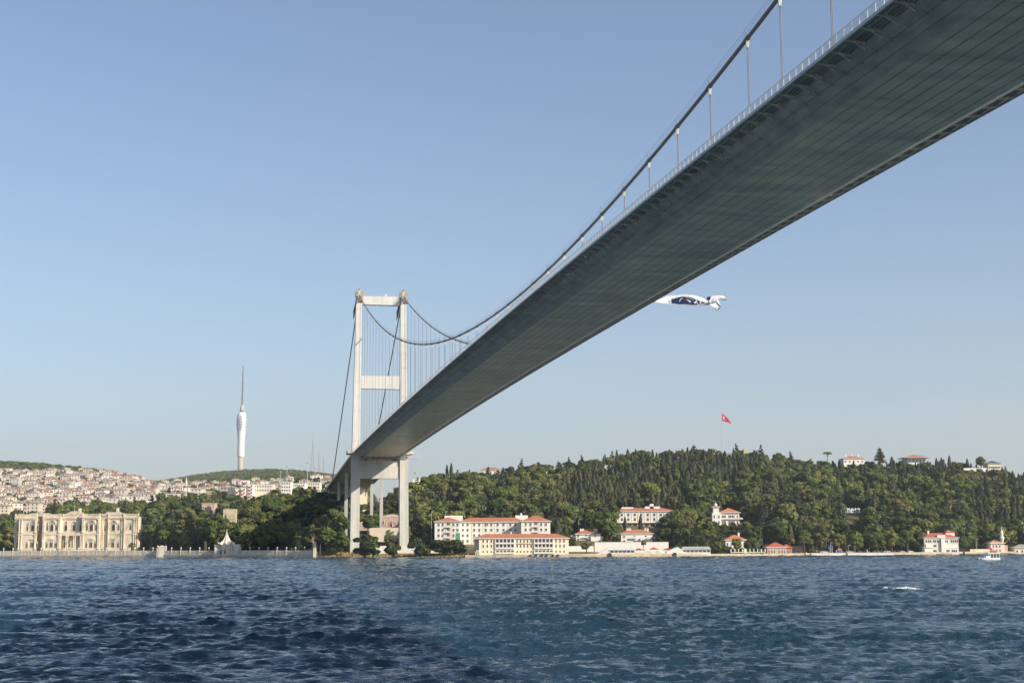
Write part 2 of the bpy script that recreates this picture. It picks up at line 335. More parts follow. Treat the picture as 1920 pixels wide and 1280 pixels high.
# ------------------------------------------------------------------ the suspension bridge
PAINT = mat('pale_bridge_paint', (0.56, 0.55, 0.52), 0.7, 0.13, 0.35, (1, 1, 0.08))
CONC = mat('stained_pier_concrete', (0.50, 0.485, 0.44), 0.85, 0.18, 0.15, (1, 1, 0.2))
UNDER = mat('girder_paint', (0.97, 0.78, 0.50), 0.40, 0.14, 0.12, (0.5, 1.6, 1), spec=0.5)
WEB = mat('girder_web_paint', (0.54, 0.50, 0.41), 0.6, 0.12, 0.15, spec=0.35)
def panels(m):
    """each plate between two cross welds has its own tone, with streaks of dirt along the bridge and painted cross bands of light off the water"""
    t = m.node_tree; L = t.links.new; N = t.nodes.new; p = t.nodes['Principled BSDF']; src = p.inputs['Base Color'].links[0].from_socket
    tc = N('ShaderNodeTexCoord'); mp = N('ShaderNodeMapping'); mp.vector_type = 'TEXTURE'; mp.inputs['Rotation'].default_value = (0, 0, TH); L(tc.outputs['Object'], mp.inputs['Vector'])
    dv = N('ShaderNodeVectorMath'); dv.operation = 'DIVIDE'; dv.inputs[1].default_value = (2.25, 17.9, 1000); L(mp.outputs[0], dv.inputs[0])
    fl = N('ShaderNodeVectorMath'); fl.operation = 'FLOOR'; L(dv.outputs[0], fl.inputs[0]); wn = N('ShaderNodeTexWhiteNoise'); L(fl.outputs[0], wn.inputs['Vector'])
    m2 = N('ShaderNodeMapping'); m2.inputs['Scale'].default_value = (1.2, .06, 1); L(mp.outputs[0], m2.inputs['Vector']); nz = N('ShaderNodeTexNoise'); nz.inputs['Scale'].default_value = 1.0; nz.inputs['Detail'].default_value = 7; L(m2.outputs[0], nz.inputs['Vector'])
    m3 = N('ShaderNodeMapping'); m3.inputs['Scale'].default_value = (.05, .22, 1); L(mp.outputs[0], m3.inputs['Vector']); n3 = N('ShaderNodeTexNoise'); n3.inputs['Scale'].default_value = 1.0; n3.inputs['Detail'].default_value = 4; L(m3.outputs[0], n3.inputs['Vector'])  # broad bands across the deck: water-reflected light painted into the plate colour
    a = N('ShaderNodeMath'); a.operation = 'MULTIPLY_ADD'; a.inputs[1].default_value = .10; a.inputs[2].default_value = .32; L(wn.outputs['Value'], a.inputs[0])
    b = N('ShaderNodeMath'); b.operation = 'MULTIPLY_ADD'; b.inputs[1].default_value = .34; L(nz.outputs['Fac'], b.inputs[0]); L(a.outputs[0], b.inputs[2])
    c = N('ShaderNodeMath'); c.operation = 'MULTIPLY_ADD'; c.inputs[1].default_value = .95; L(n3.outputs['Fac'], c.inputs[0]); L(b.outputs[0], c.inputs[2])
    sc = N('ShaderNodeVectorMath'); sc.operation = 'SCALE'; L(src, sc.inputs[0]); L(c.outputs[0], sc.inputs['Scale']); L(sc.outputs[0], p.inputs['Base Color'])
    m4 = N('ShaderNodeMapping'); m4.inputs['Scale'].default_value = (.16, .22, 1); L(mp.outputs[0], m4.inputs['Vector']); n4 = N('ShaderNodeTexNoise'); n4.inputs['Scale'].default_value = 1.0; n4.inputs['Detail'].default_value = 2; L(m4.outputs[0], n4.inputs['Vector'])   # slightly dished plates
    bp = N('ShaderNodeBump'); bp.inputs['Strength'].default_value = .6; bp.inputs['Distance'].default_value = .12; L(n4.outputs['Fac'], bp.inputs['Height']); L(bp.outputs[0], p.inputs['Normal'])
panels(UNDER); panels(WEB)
WEB2 = mat('far_web_bounce_light', (0.92, 0.84, 0.66), 0.5, 0.08, 0.15, spec=0.35)  # web colour lightened to stand in for light reflected up from the water
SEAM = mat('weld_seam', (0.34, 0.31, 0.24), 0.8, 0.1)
KERB = mat('walkway_fascia', (0.55, 0.54, 0.49), 0.7, 0.12, 0.3)
CABLE = mat('cable_wrapping', (0.16, 0.155, 0.16), 0.6, 0.1, 0.4)
CABLE_L = mat('hanger_steel', (0.20, 0.19, 0.185), 0.55, 0.1, 0.4)
RUST = mat('rusty_steel', (0.22, 0.13, 0.08), 0.8, 0.4, 0.8)
YELLOW = mat('yellow_machine_paint', (0.40, 0.25, 0.08), 0.6, 0.1)
ASPH = mat('asphalt', (0.05, 0.05, 0.05), 0.9, 0.15)
m_ = bpy.data.materials.new('wire_mesh_panel'); m_.use_nodes = True; t_ = m_.node_tree
tr_ = t_.nodes.new('ShaderNodeBsdfTransparent'); mx_ = t_.nodes.new('ShaderNodeMixShader'); mx_.inputs[0].default_value = 0.45
t_.nodes['Principled BSDF'].inputs['Base Color'].default_value = (0.7, 0.7, 0.68, 1)
t_.links.new(tr_.outputs[0], mx_.inputs[1]); t_.links.new(t_.nodes['Principled BSDF'].outputs[0], mx_.inputs[2]); t_.links.new(mx_.outputs[0], t_.nodes['Material Output'].inputs['Surface'])
MESHP = m_
ZT, ZD, CAMB, ZC = 164.3, 70.06, 5.4656, 74.55
def dz(s): return ZD - CAMB*((s-537)/537)**2 if s >= 0 else ZD-CAMB + s*0.048
def cz(s): return ZC + (ZT-ZC)*((537-s)/537)**2
bridge = thing('suspension_bridge', 'long grey suspension bridge with two white portal legs crossing the strait overhead', 'bridge')
def sweep(mb, prof, ss, zf=dz, closed=False):
    """strip(s) of the cross-section carried along the bridge; prof = [(l, dz, material)]"""
    n = len(prof); rng = n if closed else n-1
    for s0, s1 in zip(ss[:-1], ss[1:]):
        for k in range(rng):
            (l0, a0, m), (l1, a1, _) = prof[k], prof[(k+1) % n]
            mb.poly((B(s0, l0, zf(s0)+a0), B(s0, l1, zf(s0)+a1), B(s1, l1, zf(s1)+a1), B(s1, l0, zf(s1)+a0)), m)
SS = [3.0]+[17.9*k for k in range(1, 60)]+[1071]
mb = MB()
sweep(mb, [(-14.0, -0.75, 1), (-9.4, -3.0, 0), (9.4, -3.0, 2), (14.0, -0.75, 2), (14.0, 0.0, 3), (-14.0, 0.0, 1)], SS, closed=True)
for s in (SS[0], SS[-1]):
    mb.poly([B(s, l, dz(s)+a) for l, a in ((-14, -.75), (-9.4, -3), (9.4, -3), (14, -.75), (14, 0), (-14, 0))], 1)
for l in np.arange(-7.9, 9.0, 2.25):                       # lengthwise stiffener seams on the bottom plate
    sweep(mb, [(l-.06, -3.03, 4), (l+.06, -3.03, 4)], SS)
for k in (1, 2):
    l = -9.4-4.6*k/3; a = -3.0+2.25*k/3-0.03; sweep(mb, [(l-.05, a, 4), (l+.05, a+.02, 4)], SS)
for s in np.arange(17.9, 900, 17.9):                       # cross welds
    mb.poly((B(s-.03, -9.3, dz(s)-3.02), B(s+.03, -9.3, dz(s)-3.02), B(s+.03, 9.3, dz(s)-3.02), B(s-.03, 9.3, dz(s)-3.02)), 4)
for s in np.arange(5, 900, 4.475):                         # small lugs on the near web
    for l, a in ((-13.2, -1.25),):
        mb.bar(B(s, l, dz(s)+a-.05), B(s, l+.9, dz(s)+a-.52), .07, .09, 4)
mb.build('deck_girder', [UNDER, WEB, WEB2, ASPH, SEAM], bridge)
def bracket(side):
    mb = MB(); l0, l1 = 13.95*side, 16.55*side
    u = lambda l, z, s=0.0: B(s, l, z)-B(0, 0, 0)
    mb.hexa([u(l0, -.95, -.09), u(l1, -.55, -.09), u(l1, -.55, .09), u(l0, -.95, .09), u(l0, -.22, -.09), u(l1, -.22, -.09), u(l1, -.22, .09), u(l0, -.22, .09)], 0)
    mb.bar(u(l0, -1.5), u(l0+side*1.3, -.7), .14, .14, 0)
    return mb
for side, nm in ((-1, 'near'), (1, 'far')):
    mb = MB(); sweep(mb, [(16.7*side, 0.0, 0), (16.7*side, -0.42, 0), (16.3*side, -0.42, 0), (16.3*side, 0.0, 0)], SS, closed=True)
    mb.build('walkway_fascia', KERB, bridge)
    mb = MB(); sweep(mb, [(16.28*side, -0.06, 0), (14.06*side, -0.06, 0), (14.06*side, -0.16, 0), (16.28*side, -0.16, 0)], SS, closed=True)
    mb.build('walkway_slab', UNDER, bridge)
    mb = MB()
    for l, w in ((14.45, .16), (14.95, .10), (15.7, .22)):
        sweep(mb, [((l-w)*side, -.2, 0), ((l-w)*side, -.46, 0), ((l+w)*side, -.46, 0), ((l+w)*side, -.2, 0)], SS, closed=True)
    mb.build('service_pipe', WEB, bridge)
    mb = MB()
    sweep(mb, [(16.62*side, 1.2, 0), (16.62*side, 1.28, 0), (16.5*side, 1.28, 0), (16.5*side, 1.2, 0)], SS, closed=True)
    for s in np.arange(4, 1070, 2.24): mb.bar(B(s, 16.6*side, dz(s)-.02), B(s, 16.6*side, dz(s)+1.2), .11, .09, 1)
    sweep(mb, [(16.64*side, 0.02, 2), (16.64*side, 1.18, 2)], SS)
    mb.build('railing', [STEEL, FRAME, MESHP], bridge)
    bm_ = bracket(side).mesh('walkway_bracket', WEB)
    allS = np.arange(5, 1066, 4.475); big = [s for s in allS if s > (560 if side < 0 else 640) and s < 800]
    big = big[-55:] if side < 0 else big[-40:]
    for s in big: link('walkway_bracket', bm_, bridge, B(s, 0, dz(s)))
    mb = MB()
    for s in allS:
        if s in big: continue
        q = bracket(side); o = B(s, 0, dz(s)); n0 = len(mb.v); mb.v += [tuple(Vector(v)+o) for v in q.v]; mb.f += [tuple(i+n0 for i in f) for f in q.f]; mb.m += q.m
    o = mb.build('walkway_bracket', WEB, bridge); o['kind'] = 'stuff'
# main cables, bands, hand ropes, hangers
hs = [9+17.9*k for k in range(40)]+[720.6, 738.3]+[756.5+17.9*k for k in range(17)]
band = MB(); band.lathe([(.31, -.75), (.42, -.7), (.42, .7), (.31, .75)], 10)
for side in (-1, 1):
    l = 14.0*side
    mb = MB(); pts = [B(s, l, cz(s)) for s in np.linspace(0, 1074, 140)]; mb.tube(pts, .30, 10); c = mb.build('main_cable', CABLE, bridge, smooth=True)
    vis = [s for s in hs if s < 760] if side < 0 else [s for s in hs if s < 560]
    mb = MB()
    for e in (-.45, .45):
        mb.tube([B(s, l+e, cz(s)+1.15) for s in np.linspace(4, 1070, 150)], .022, 4)
        mb.tube([B(s, l+e*.9, cz(s)+.65) for s in np.linspace(4, 1070, 150)], .016, 4)
    for s in hs:
        if s > 700 and s > 1066: continue
        for e in (-.45, .45): mb.bar(B(s, l+e*.4, cz(s)+.25), B(s, l+e, cz(s)+1.4), .07, .07)
    mb.build('hand_rope', CABLE_L, bridge)
    for s in vis:
        z1, z0 = cz(s), dz(s)-.3
        mb = MB()
        if z1-z0 > 2.4:
            for e in (-.22, .22):
                mb.tube([B(s+e, l, z0), B(s+e, l, z1-1.4)], .06, 6)
            mb.taper(*B(s, l, 0)[:2], z1-1.5, z1-.2, .35, .3, .55, .4, 1)
            mb.taper(*B(s, l, 0)[:2], z0-.1, z0+1.5, .6, .4, .4, .25, 1)
        else: mb.taper(*B(s, l, 0)[:2], z0, z1-.2, .5, .4, .7, .5, 1)
        mb.build('hanger', [CABLE_L, KERB], bridge)
        # the clamp on the cable
        slope = (cz(s+1)-cz(s-1))/2; mb = MB(); d = Vector((B(s+1, l, cz(s+1))-B(s-1, l, cz(s-1)))).normalized(); p = B(s, l, cz(s))
        mb.tube([p-d*.8, p-d*.75, p+d*.75, p+d*.8], [.32, .42, .42, .32], 10); mb.build('cable_band', CABLE, c)
# back stays
for side in (-1, 1):
    mb = MB(); mb.tube([B(0, 14*side, ZT), B(-130, 14*side, 104), B(-258, 14*side, 46)], .36, 8); st = mb.build('back_stay', CABLE, bridge)
    mb = MB()                                             # dark netted work platform hung on the stay below the saddle
    d = (B(-130, 0, 104)-B(0, 0, ZT)).normalized(); a = B(-2.5, 14*side, ZT-3.0); b = a+d*17
    for e in (-1.5, 1.5):
        ea = B(0, e, 0)-B(0, 0, 0)
        for hh in (-1.9, -1.2, -.5, .2, .9, 1.6): mb.bar(a+ea*.8+Vector((0, 0, hh)), b+ea*1.4+Vector((0, 0, hh*1.5)), .26)
        for k in range(14):
            q = a+(b-a)*k/13+ea*(1+.2*k/13); mb.bar(q+Vector((0, 0, -2.2)), q+Vector((0, 0, 1.9)), .3)
    for k in range(26):
        q = a+(b-a)*k/25; mb.bar(q-(B(0, 1.5, 0)-B(0, 0, 0))+Vector((0, 0, -1.3)), q+(B(0, 1.5, 0)-B(0, 0, 0))+Vector((0, 0, -1.3)), .45, .12)
    mb.build('work_platform', DARK, st)
# tower
for side in (-1, 1):
    l1, l0 = 14.0*side, 15.0*side
    def sec(z):
        t = (z-63)/(ZT-63); return (15.0-1.0*t)*side, 5.0-1.45*t, 6.2-1.6*t
    def legbox(mb, z0, z1, g=0.0, m=0, wid=None, sd=None):
        (la, wa, da), (lb, wb, db) = (sd or sec)(z0), (sd or sec)(z1)
        q = []
        for l, w, d, z in ((la, wa+g, da+g, z0), (lb, wb+g, db+g, z1)):
            q += [B(-d/2, l-w/2, z), B(d/2, l-w/2, z), B(d/2, l+w/2, z), B(-d/2, l+w/2, z)]
        mb.hexa([q[1], q[2], q[3], q[0], q[5], q[6], q[7], q[4]], m)
    mb = MB(); legbox(mb, 63.5, ZT-1.5)
    for f in (-.3, .3):                                   # raised vertical panel ribs on the outer faces
        for z0, z1 in ((66, 96), (98, 128), (130, ZT-6)):
            (la, wa, da), (lb, wb, db) = sec(z0), sec(z1)
            mb.bar(B(da/2+.02, la+f*wa, z0), B(db/2+.02, lb+f*wb, z1), .22, .12, 0, up=(0, 1, 0))
    for z in np.arange(72, ZT-6, 9.2):
        la, wa, da = sec(z); mb.bar(B(da/2+.02, la-wa/2, z), B(da/2+.02, la+wa/2, z), .3, .08, 0)
    leg = mb.build('tower_leg', PAINT, bridge)
    low = lambda z: ((15.35-.35*(z-2)/61)*side, 5.6-.35*(z-2)/61, 7.4-.8*(z-2)/61)
    mb = MB(); legbox(mb, -1, 63.2, sd=low)
    for f in (-.28, .28):
        (la, wa, da), (lb, wb, db) = low(6), low(58); mb.bar(B(da/2+.02, la+f*wa, 6), B(db/2+.02, lb+f*wb, 58), .12, .1, 0, up=(0, 1, 0))
    for z in (12, 24, 36, 48):
        la, wa, da = low(z); mb.bar(B(da/2+.01, la-wa/2, z), B(da/2+.01, la+wa/2, z), .08, .06, 0)
    mb.build('pier_leg', CONC, bridge)
    # saddle housing on the leg top with yellow winches, cable chute and aerial
    mb = MB(); c = B(0, l1, 0)
    def bx(mb, s0, s1, a0, a1, z0, z1, m=0):
        q = [B(s1, l1+a0, z0), B(s1, l1+a1, z0), B(s0, l1+a1, z0), B(s0, l1+a0, z0)]; mb.hexa(q+[Vector((p.x, p.y, z1)) for p in q], m)
    bx(mb, -3.2, 3.2, -2.1, 2.1, ZT-1.5, ZT-.8, 1); bx(mb, -2.6, 2.6, -.7, .7, ZT-.8, ZT+2.6, 1); bx(mb, -1.6, 1.8, -.5, .5, ZT+2.6, ZT+3.6, 0)
    for k in range(9):
        s = 2.5+k*1.15; z = cz(s)-1.0-.03*k
        for e in (-1.1, 1.1): mb.bar(B(s, l1+e, z-.6), B(s, l1+e, z+1.9), .13, .13, 1)
        bx(mb, s-.45, s+.45, -1.2, 1.2, z-.7, z-.45, 0)
    for e in (-1.1, 1.1):
        for hh in (.2, 1.9): mb.bar(B(1, l1+e, ZT+hh), B(12, l1+e, cz(12)-1.2+hh), .14, .14, 1)
    bx(mb, 8.5, 13, -1.5, 1.5, cz(12)-2.6, cz(12)-2.2, 0)
    mb.bar(B(1.5, l1-.6, ZT), B(1.5, l1-.6, ZT+7.2), .12, .12, 1); mb.bar(B(2.2, l1+.4, ZT), B(2.2, l1+.4, ZT+5.4), .1, .1, 1)
    sd_ = mb.build('cable_saddle', [RUST, STEEL], leg)
    mb = MB()
    for a in (-2.6, 1.5):
        bx(mb, -.8, 1.8, a, a+1.25, ZT-.8, ZT+1.4, 0); bx(mb, -.3, 1.2, a+.2, a+1.0, ZT+1.4, ZT+2.5, 0)
    bx(mb, 5.5, 6.6, 1.4, 2.1, ZT-3.6, ZT-1.2, 0)
    mb.build('winch', YELLOW, leg)
def beam(z0, z1, dpt, lw, m, name, extra=None):
    mb = MB(); q = [B(dpt/2, -lw, z0), B(dpt/2, lw, z0), B(-dpt/2, lw, z0), B(-dpt/2, -lw, z0)]
    mb.hexa(q+[Vector((p.x, p.y, z1)) for p in q])
    if extra: extra(mb)
    return mb.build(name, m, bridge)
def toprail(mb):
    for l in np.arange(-11.5, 11.6, 1.6): mb.bar(B(1.5, l, 163.3), B(1.5, l, 164.6), .07)
    mb.bar(B(1.5, -11.5, 164.5), B(1.5, 11.5, 164.5), .07)
    q = [B(2, 2.2, 163.3), B(2, 3.4, 163.3), B(1, 3.4, 163.3), B(1, 2.2, 163.3)]; mb.hexa(q+[Vector((p.x, p.y, 165.0)) for p in q])
beam(157.9, 163.3, 4.0, 12.0, PAINT, 'upper_cross_beam', toprail)
def midlines(mb):
    for z in (106.6, 108.9): mb.bar(B(2.21, -12.1, z), B(2.21, 12.1, z), .1, .1)
beam(104.4, 112.6, 4.4, 12.4, PAINT, 'middle_cross_beam', midlines)
def lowdet(mb):
    q = [B(1.9, -12.6, 55.6), B(1.9, 12.6, 55.6), B(-1.9, 12.6, 55.6), B(-1.9, -12.6, 55.6)]; mb.hexa(q+[Vector((p.x, p.y, 59.6)) for p in q])
    for l in (-12.0, -1.3, 1.3, 12.0): pass
    q = [B(2.25, -1.4, 55.9), B(2.25, 1.4, 55.9), B(1.9, 1.4, 55.9), B(1.9, -1.4, 55.9)]; mb.hexa(q+[Vector((p.x, p.y, 60.4)) for p in q])
    for z in (49.0, 55.5): mb.bar(B(2.32, -12.6, z), B(2.32, 12.6, z), .2, .3)
beam(48.2, 55.6, 4.6, 12.6, CONC, 'lower_cross_beam', lowdet)
# platform round the legs where the girder meets the tower, and the travelling gantry under it
mb = MB()
for l0, l1 in ((-20.5, -17.4), (17.4, 20.5)):
    q = [B(8, l0, 63.4), B(8, l1, 63.4), B(-8, l1, 63.4), B(-8, l0, 63.4)]; mb.hexa(q+[Vector((p.x, p.y, 64.6)) for p in q])
for s0, s1 in ((3.4, 8), (-8, -3.4)):
    q = [B(s1, -17.4, 63.2), B(s1, 17.4, 63.2), B(s0, 17.4, 63.2), B(s0, -17.4, 63.2)]; mb.hexa(q+[Vector((p.x, p.y, 64.3)) for p in q])
for l in (-20.4, 20.4):
    mb.bar(B(-8, l, 65.7), B(8, l, 65.7), .1)
    for s in np.arange(-8, 8.1, 2): mb.bar(B(s, l, 64.6), B(s, l, 65.7), .08)
q = [B(-4, -13, 60.6), B(4, -13, 60.6), B(4, 13, 60.6), B(-4, 13, 60.6)]
mb.build('tower_platform', WEB, bridge)
mb = MB()
for s in (22.0, 24.4):
    z = dz(22)-5.6
    for zz in (z, z+1.9): mb.bar(B(s, -16.8, zz), B(s, 23.5, zz), .16)
    for k, l in enumerate(np.arange(-16.8, 23.6, 1.75)):
        mb.bar(B(s, l, z), B(s, l, z+1.9), .12); mb.bar(B(s, l, z if k % 2 else z+1.9), B(s, min(l+1.75, 23.5), z+1.9 if k % 2 else z), .1)
for l in np.arange(-16.8, 23.6, 1.75): mb.bar(B(22, l, dz(22)-5.6), B(24.4, l, dz(22)-5.6), .3, .08)
for l in (-15.5, 15.5): mb.bar(B(23.2, l, dz(22)-4), B(23.2, l, dz(22)-.4), .2)
mb.build('inspection_gantry', STEEL, bridge)
# bearings between lower beam and deck
mb = MB()
for l in (-9, 9):
    q = [B(2.5, l-.9, 59.6), B(2.5, l+.9, 59.6), B(-2.5, l+.9, 59.6), B(-2.5, l-.9, 59.6)]; mb.hexa(q+[Vector((p.x, p.y, 63.2)) for p in q])
mb.build('deck_bearing', DARK, bridge)
# approach viaduct behind the tower
SA = [-8, -60, -111, -184, -262]
mb = MB(); sweep(mb, [(-16.7, -.5, 0), (-14, -.9, 0), (-9.4, -3.0, 0), (9.4, -3.0, 0), (14, -.9, 0), (16.7, -.5, 0), (16.7, .1, 1), (-16.7, .1, 0)], SA, closed=True)
for side in (-1, 1): sweep(mb, [(16.6*side, .1, 0), (16.6*side, 1.0, 0)], SA)
mb.build('approach_deck', [WEB, ASPH], bridge)
for s, zb in ((-111, 4), (-184, 8)):
    for l in (-12.3, 12.3):
        p = B(s, l, 0); mb = MB(); gz = g1(p.x, p.y); mb.taper(p.x, p.y, gz+1.5, dz(s)-2.0, 2.1, 2.1, 1.9, 1.9); mb.taper(p.x, p.y, gz-4, gz+1.5, 6.5, 6.5, 5.5, 5.5); mb.build('approach_column', CONC, bridge)
mb = MB()
for l0, l1 in ((-19, -9), (-9, 16)):
    q = [B(-262, l0, 8), B(-262, l1, 8), B(-300, l1, 8), B(-300, l0, 8)]; mb.hexa(q+[Vector((p.x, p.y, dz(-262)-(0 if l0 < -10 else 3.0))) for p in q])
q = [B(-215, 4, 10), B(-215, 16, 10), B(-262, 16, 10), B(-262, 4, 10)]; mb.hexa(q+[Vector((p.x, p.y, 34)) for p in q])
mb.build('abutment', CREAM, bridge)
for s in (-75, -150, -225):
    p = B(s, -16, dz(s)); mb = MB(); mb.tube([p, p+Vector((0, 0, 9))], [.14, .09], 6); mb.bar(p+Vector((0, 0, 9)), p+Vector((2, 0, 9.3)), .16); mb.build('deck_lamp_post', STEEL, bridge)
# ------------------------------------------------------------------ buildings
_wc = {}
def window_mesh(w, h, kind='plain', glass=None, frame=None):
    k = (round(w, 2), round(h, 2), kind, (glass or GLASS).name, (frame or FRAME).name)
    if k in _wc: return _wc[k]
    mb = MB(); fr = max(0.07, min(w, h)*0.09)
    if kind == 'arch':
        r = w/2; zc = h-r; arc = [(r*math.cos(a), zc+r*math.sin(a)) for a in np.linspace(0, math.pi, 11)]
        mb.prism([(-r, 0), (r, 0)]+arc, -.03, .05, 0)
        for (a, b) in zip(arc[:-1], arc[1:]): mb.bar((a[0]*1.1, -.14, zc+(a[1]-zc)*1.1), (b[0]*1.1, -.14, zc+(b[1]-zc)*1.1), .3, .26, 1)
        for sx in (-1, 1): mb.box(sx*r*1.1-.13, sx*r*1.1+.13, -.26, .04, 0, zc, 1)
        mb.box(-r*1.3, r*1.3, -.34, .04, -.28, 0, 1); mb.box(-.06, .06, -.08, -.03, 0, h, 2); mb.box(-r, r, -.08, -.03, zc*.55, zc*.55+.1, 2)
        mb.box(-r*.8, r*.8, -.05, -.031, h*.58, h*.98-r*.3, 3)
    else:
        mb.box(-w/2, w/2, -.02, .05, 0, h, 0)
        for sx in (-1, 1): mb.box(sx*w/2-fr/2, sx*w/2+fr/2, -.10, .04, -fr/2, h+fr/2, 1)
        for z in (0, h): mb.box(-w/2+fr/2, w/2-fr/2, -.10, .04, z-fr/2, z+fr/2, 1)
        if kind != 'bare': mb.box(-fr/3, fr/3, -.07, -.02, fr/2, h-fr/2, 1)
        if kind == 'blind': mb.box(-w/2+fr/2, w/2-fr/2, -.05, -.022, h*.66, h-fr/2, 3)
        if kind == 'sill' or kind == 'plain': mb.box(-w/2-.12, w/2+.12, -.22, .04, -fr/2-.14, -fr/2-.002, 1)
    _wc[k] = mb.mesh('window', [glass or GLASS, frame or FRAME, DARK, BLIND]); return _wc[k]
BLIND = mat('pale_blind', (0.34, 0.33, 0.30), 0.8, 0.1)
KEEP = []
def S(Y): return Y/F
def place(u0, u1, Y, base, extra=0):
    """registers the ground a building takes so that the wood leaves it clear"""
    KEEP.append((u0-3, u1+3, Y-26-extra, Y+26))
def house(name, label, cat, u0, u1, eave, base, Y, depth=12, roof=None, rh=None, wall=None, rows=(), winw=1.1, winh=1.5, win='plain', roofm=None, rz=0.0, group=None, chim=0, side=True, over=.7, keep=True, down=4.0, frame=None, skip=(), front=0):
    """a plastered house: walls, roof, windows as parts. u0, u1, eave and base are read off the photograph; Y is its distance"""
    s = S(Y); w = (u1-u0)*s; h = (base-eave)*s; o = W((u0+u1)/2, base, Y)
    t = thing(name, label, cat, o, rz, group)
    mb = MB(); mb.box(-w/2, w/2, 0, depth, -down, h)
    mb.box(-w/2-.06, w/2+.06, -.06, depth+.06, -.1, .35); mb.build('wall', wall or WHITE, t)
    t['dims'] = (w, h, depth)
    if roof == 'hip':
        mb = MB(); mb.hip(-w/2, w/2, 0, depth, h+.02, rh or depth*.22, over, 0, soff=1); r = mb.build('roof', [roofm or TILE, FRAME], t)
        for k in range(chim):
            mb = MB(); x = (-.3+.6*k/max(1, chim-1))*w if chim > 1 else .2*w
            mb.box(x-.55, x+.55, depth*.42, depth*.42+1, h+.4, h+(rh or depth*.22)+1.5); mb.box(x-.7, x+.7, depth*.42-.15, depth*.42+1.15, h+(rh or depth*.22)+1.5, h+(rh or depth*.22)+1.75); mb.build('chimney', WHITE, r)
    elif roof == 'flat':
        mb = MB(); mb.box(-w/2-.25, w/2+.25, -.25, depth+.25, h+.01, h+.5); mb.build('roof', roofm or GREY, t)
    for zf, xs in rows:
        for x in xs:
            if (round(zf, 2), round(x, 3)) in skip: continue
            link('window', window_mesh(winw, winh, win, frame=frame), t, (x*w-w/2, -.06, zf*h))
    if side and rows:
        for zf, xs in rows:
            for y in (depth*.3, depth*.7):
                link('window', window_mesh(winw, winh, win, frame=frame), t, (-w/2-.06, y, zf*h), R(-90))
                link('window', window_mesh(winw, winh, win, frame=frame), t, (w/2+.06, y, zf*h), R(90))
    if keep: place(u0, u1, Y, base)
    if front: KEEP.append((u0-2, u1+2, Y-front, Y+20))
    return t
lin = lambda n, a=0.06, b=0.94: list(np.linspace(a, b, n))

# the long four-storey barracks with its two wings
Yb = 905.; s = S(Yb); o = W(924, 1019, Yb)
t = thing('barracks', 'long four-storey white barracks with red tiled roof and two projecting wings, beside the bridge pier', 'building', o)
X = lambda u: (u-924)*s
h = 40.5*s; WB = WHITE
mb = MB(); mb.box(X(816), X(864), 0, 14, -5, h); mb.build('wing', WB, t)
mb = MB(); mb.box(X(977), X(1031), 0, 14, -5, h); mb.build('wing', WB, t)
mb = MB(); mb.box(X(864)+.01, X(977)-.01, 9, 22, -5, h-.25); mb.build('main_block', WB, t)
for (a, b, y0, y1, hh) in ((816, 864, 0, 15, 2.6), (977, 1031, 0, 15, 3.3)):
    mb = MB(); mb.hip(X(a), X(b), y0, y1, h+.02, hh, .8, 0, soff=1); mb.build('roof', [TILE, FRAME], t)
mb = MB(); mb.hip(X(860), X(985), 9, 22, h-.2, 2.7, .8, 0, soff=1); mb.build('roof', [TILE, FRAME], t)
mb = MB()
for x0, x1 in ((832, 866), (966, 990)): mb.box(X(x0), X(x1), 16, 20, h+.8, h+4.2); 
mb.box(X(976), X(979), 17, 18, h+4.2, h+5.6); mb.build('roof_block', WB, t)
for i, f in enumerate((.07, .32, .57, .81)):
    for u in (823.5, 831, 851, 858.5): link('window', window_mesh(1.25, 1.75), t, (X(u), -.06, f*h))
    for u in (867.5, 876.5, 889, 898.5, 910.5, 921, 933, 944, 957, 966):
        if i or u < 905: link('window', window_mesh(1.25, 1.75), t, (X(u), 8.94, f*h))
    for u in (985.5, 994.5, 1014.5, 1023): link('window', window_mesh(1.25, 1.75), t, (X(u), -.06, f*h))
    for u in (841.3, 1004.5):
        mb = MB(); mb.box(X(u)-1.0, X(u)+1.0, -.03, .02, f*h-.6, f*h+2.2, 0); mb.box(X(u)-1.5, X(u)+1.2, -1.2, 0, f*h-.8, f*h-.6, 1); mb.box(X(u)-1.5, X(u)+1.2, -1.2, -1.1, f*h-.6, f*h+.3, 1); mb.build('balcony', [RUST, FRAME], t)
for u in (836, 846.5, 888-4, 904.5, 926.5, 951, 1001, 1010):
    mb = MB(); y = -.12 if (u < 864 or u > 977) else 8.88; mb.box(X(u)-.07, X(u)+.07, y, y+.1, 0, h-.3); mb.build('drainpipe', GREY, t)
place(816, 1031, Yb, 1019, 10)
mb = MB(); o2 = W(913, 975, 893); tt = thing('flag_pole', 'slim white flag pole with a small red flag before the barracks roof', 'flag pole', (o2.x, 893, 8))
mb.tube([(0, 0, -2), (0, 0, o2.z-8)], [.12, .07], 6); mb.build('pole', FRAME, tt)
mb = MB(); z = o2.z-8
mb.hexa([(0, -.03, z-3.2), (.9, -.03, z-3.6), (.9, .03, z-3.6), (0, .03, z-3.2), (0, -.03, z-1.0), (.5, -.03, z-1.3), (.5, .03, z-1.3), (0, .03, z-1.0)]); mb.build('flag', RED, tt)
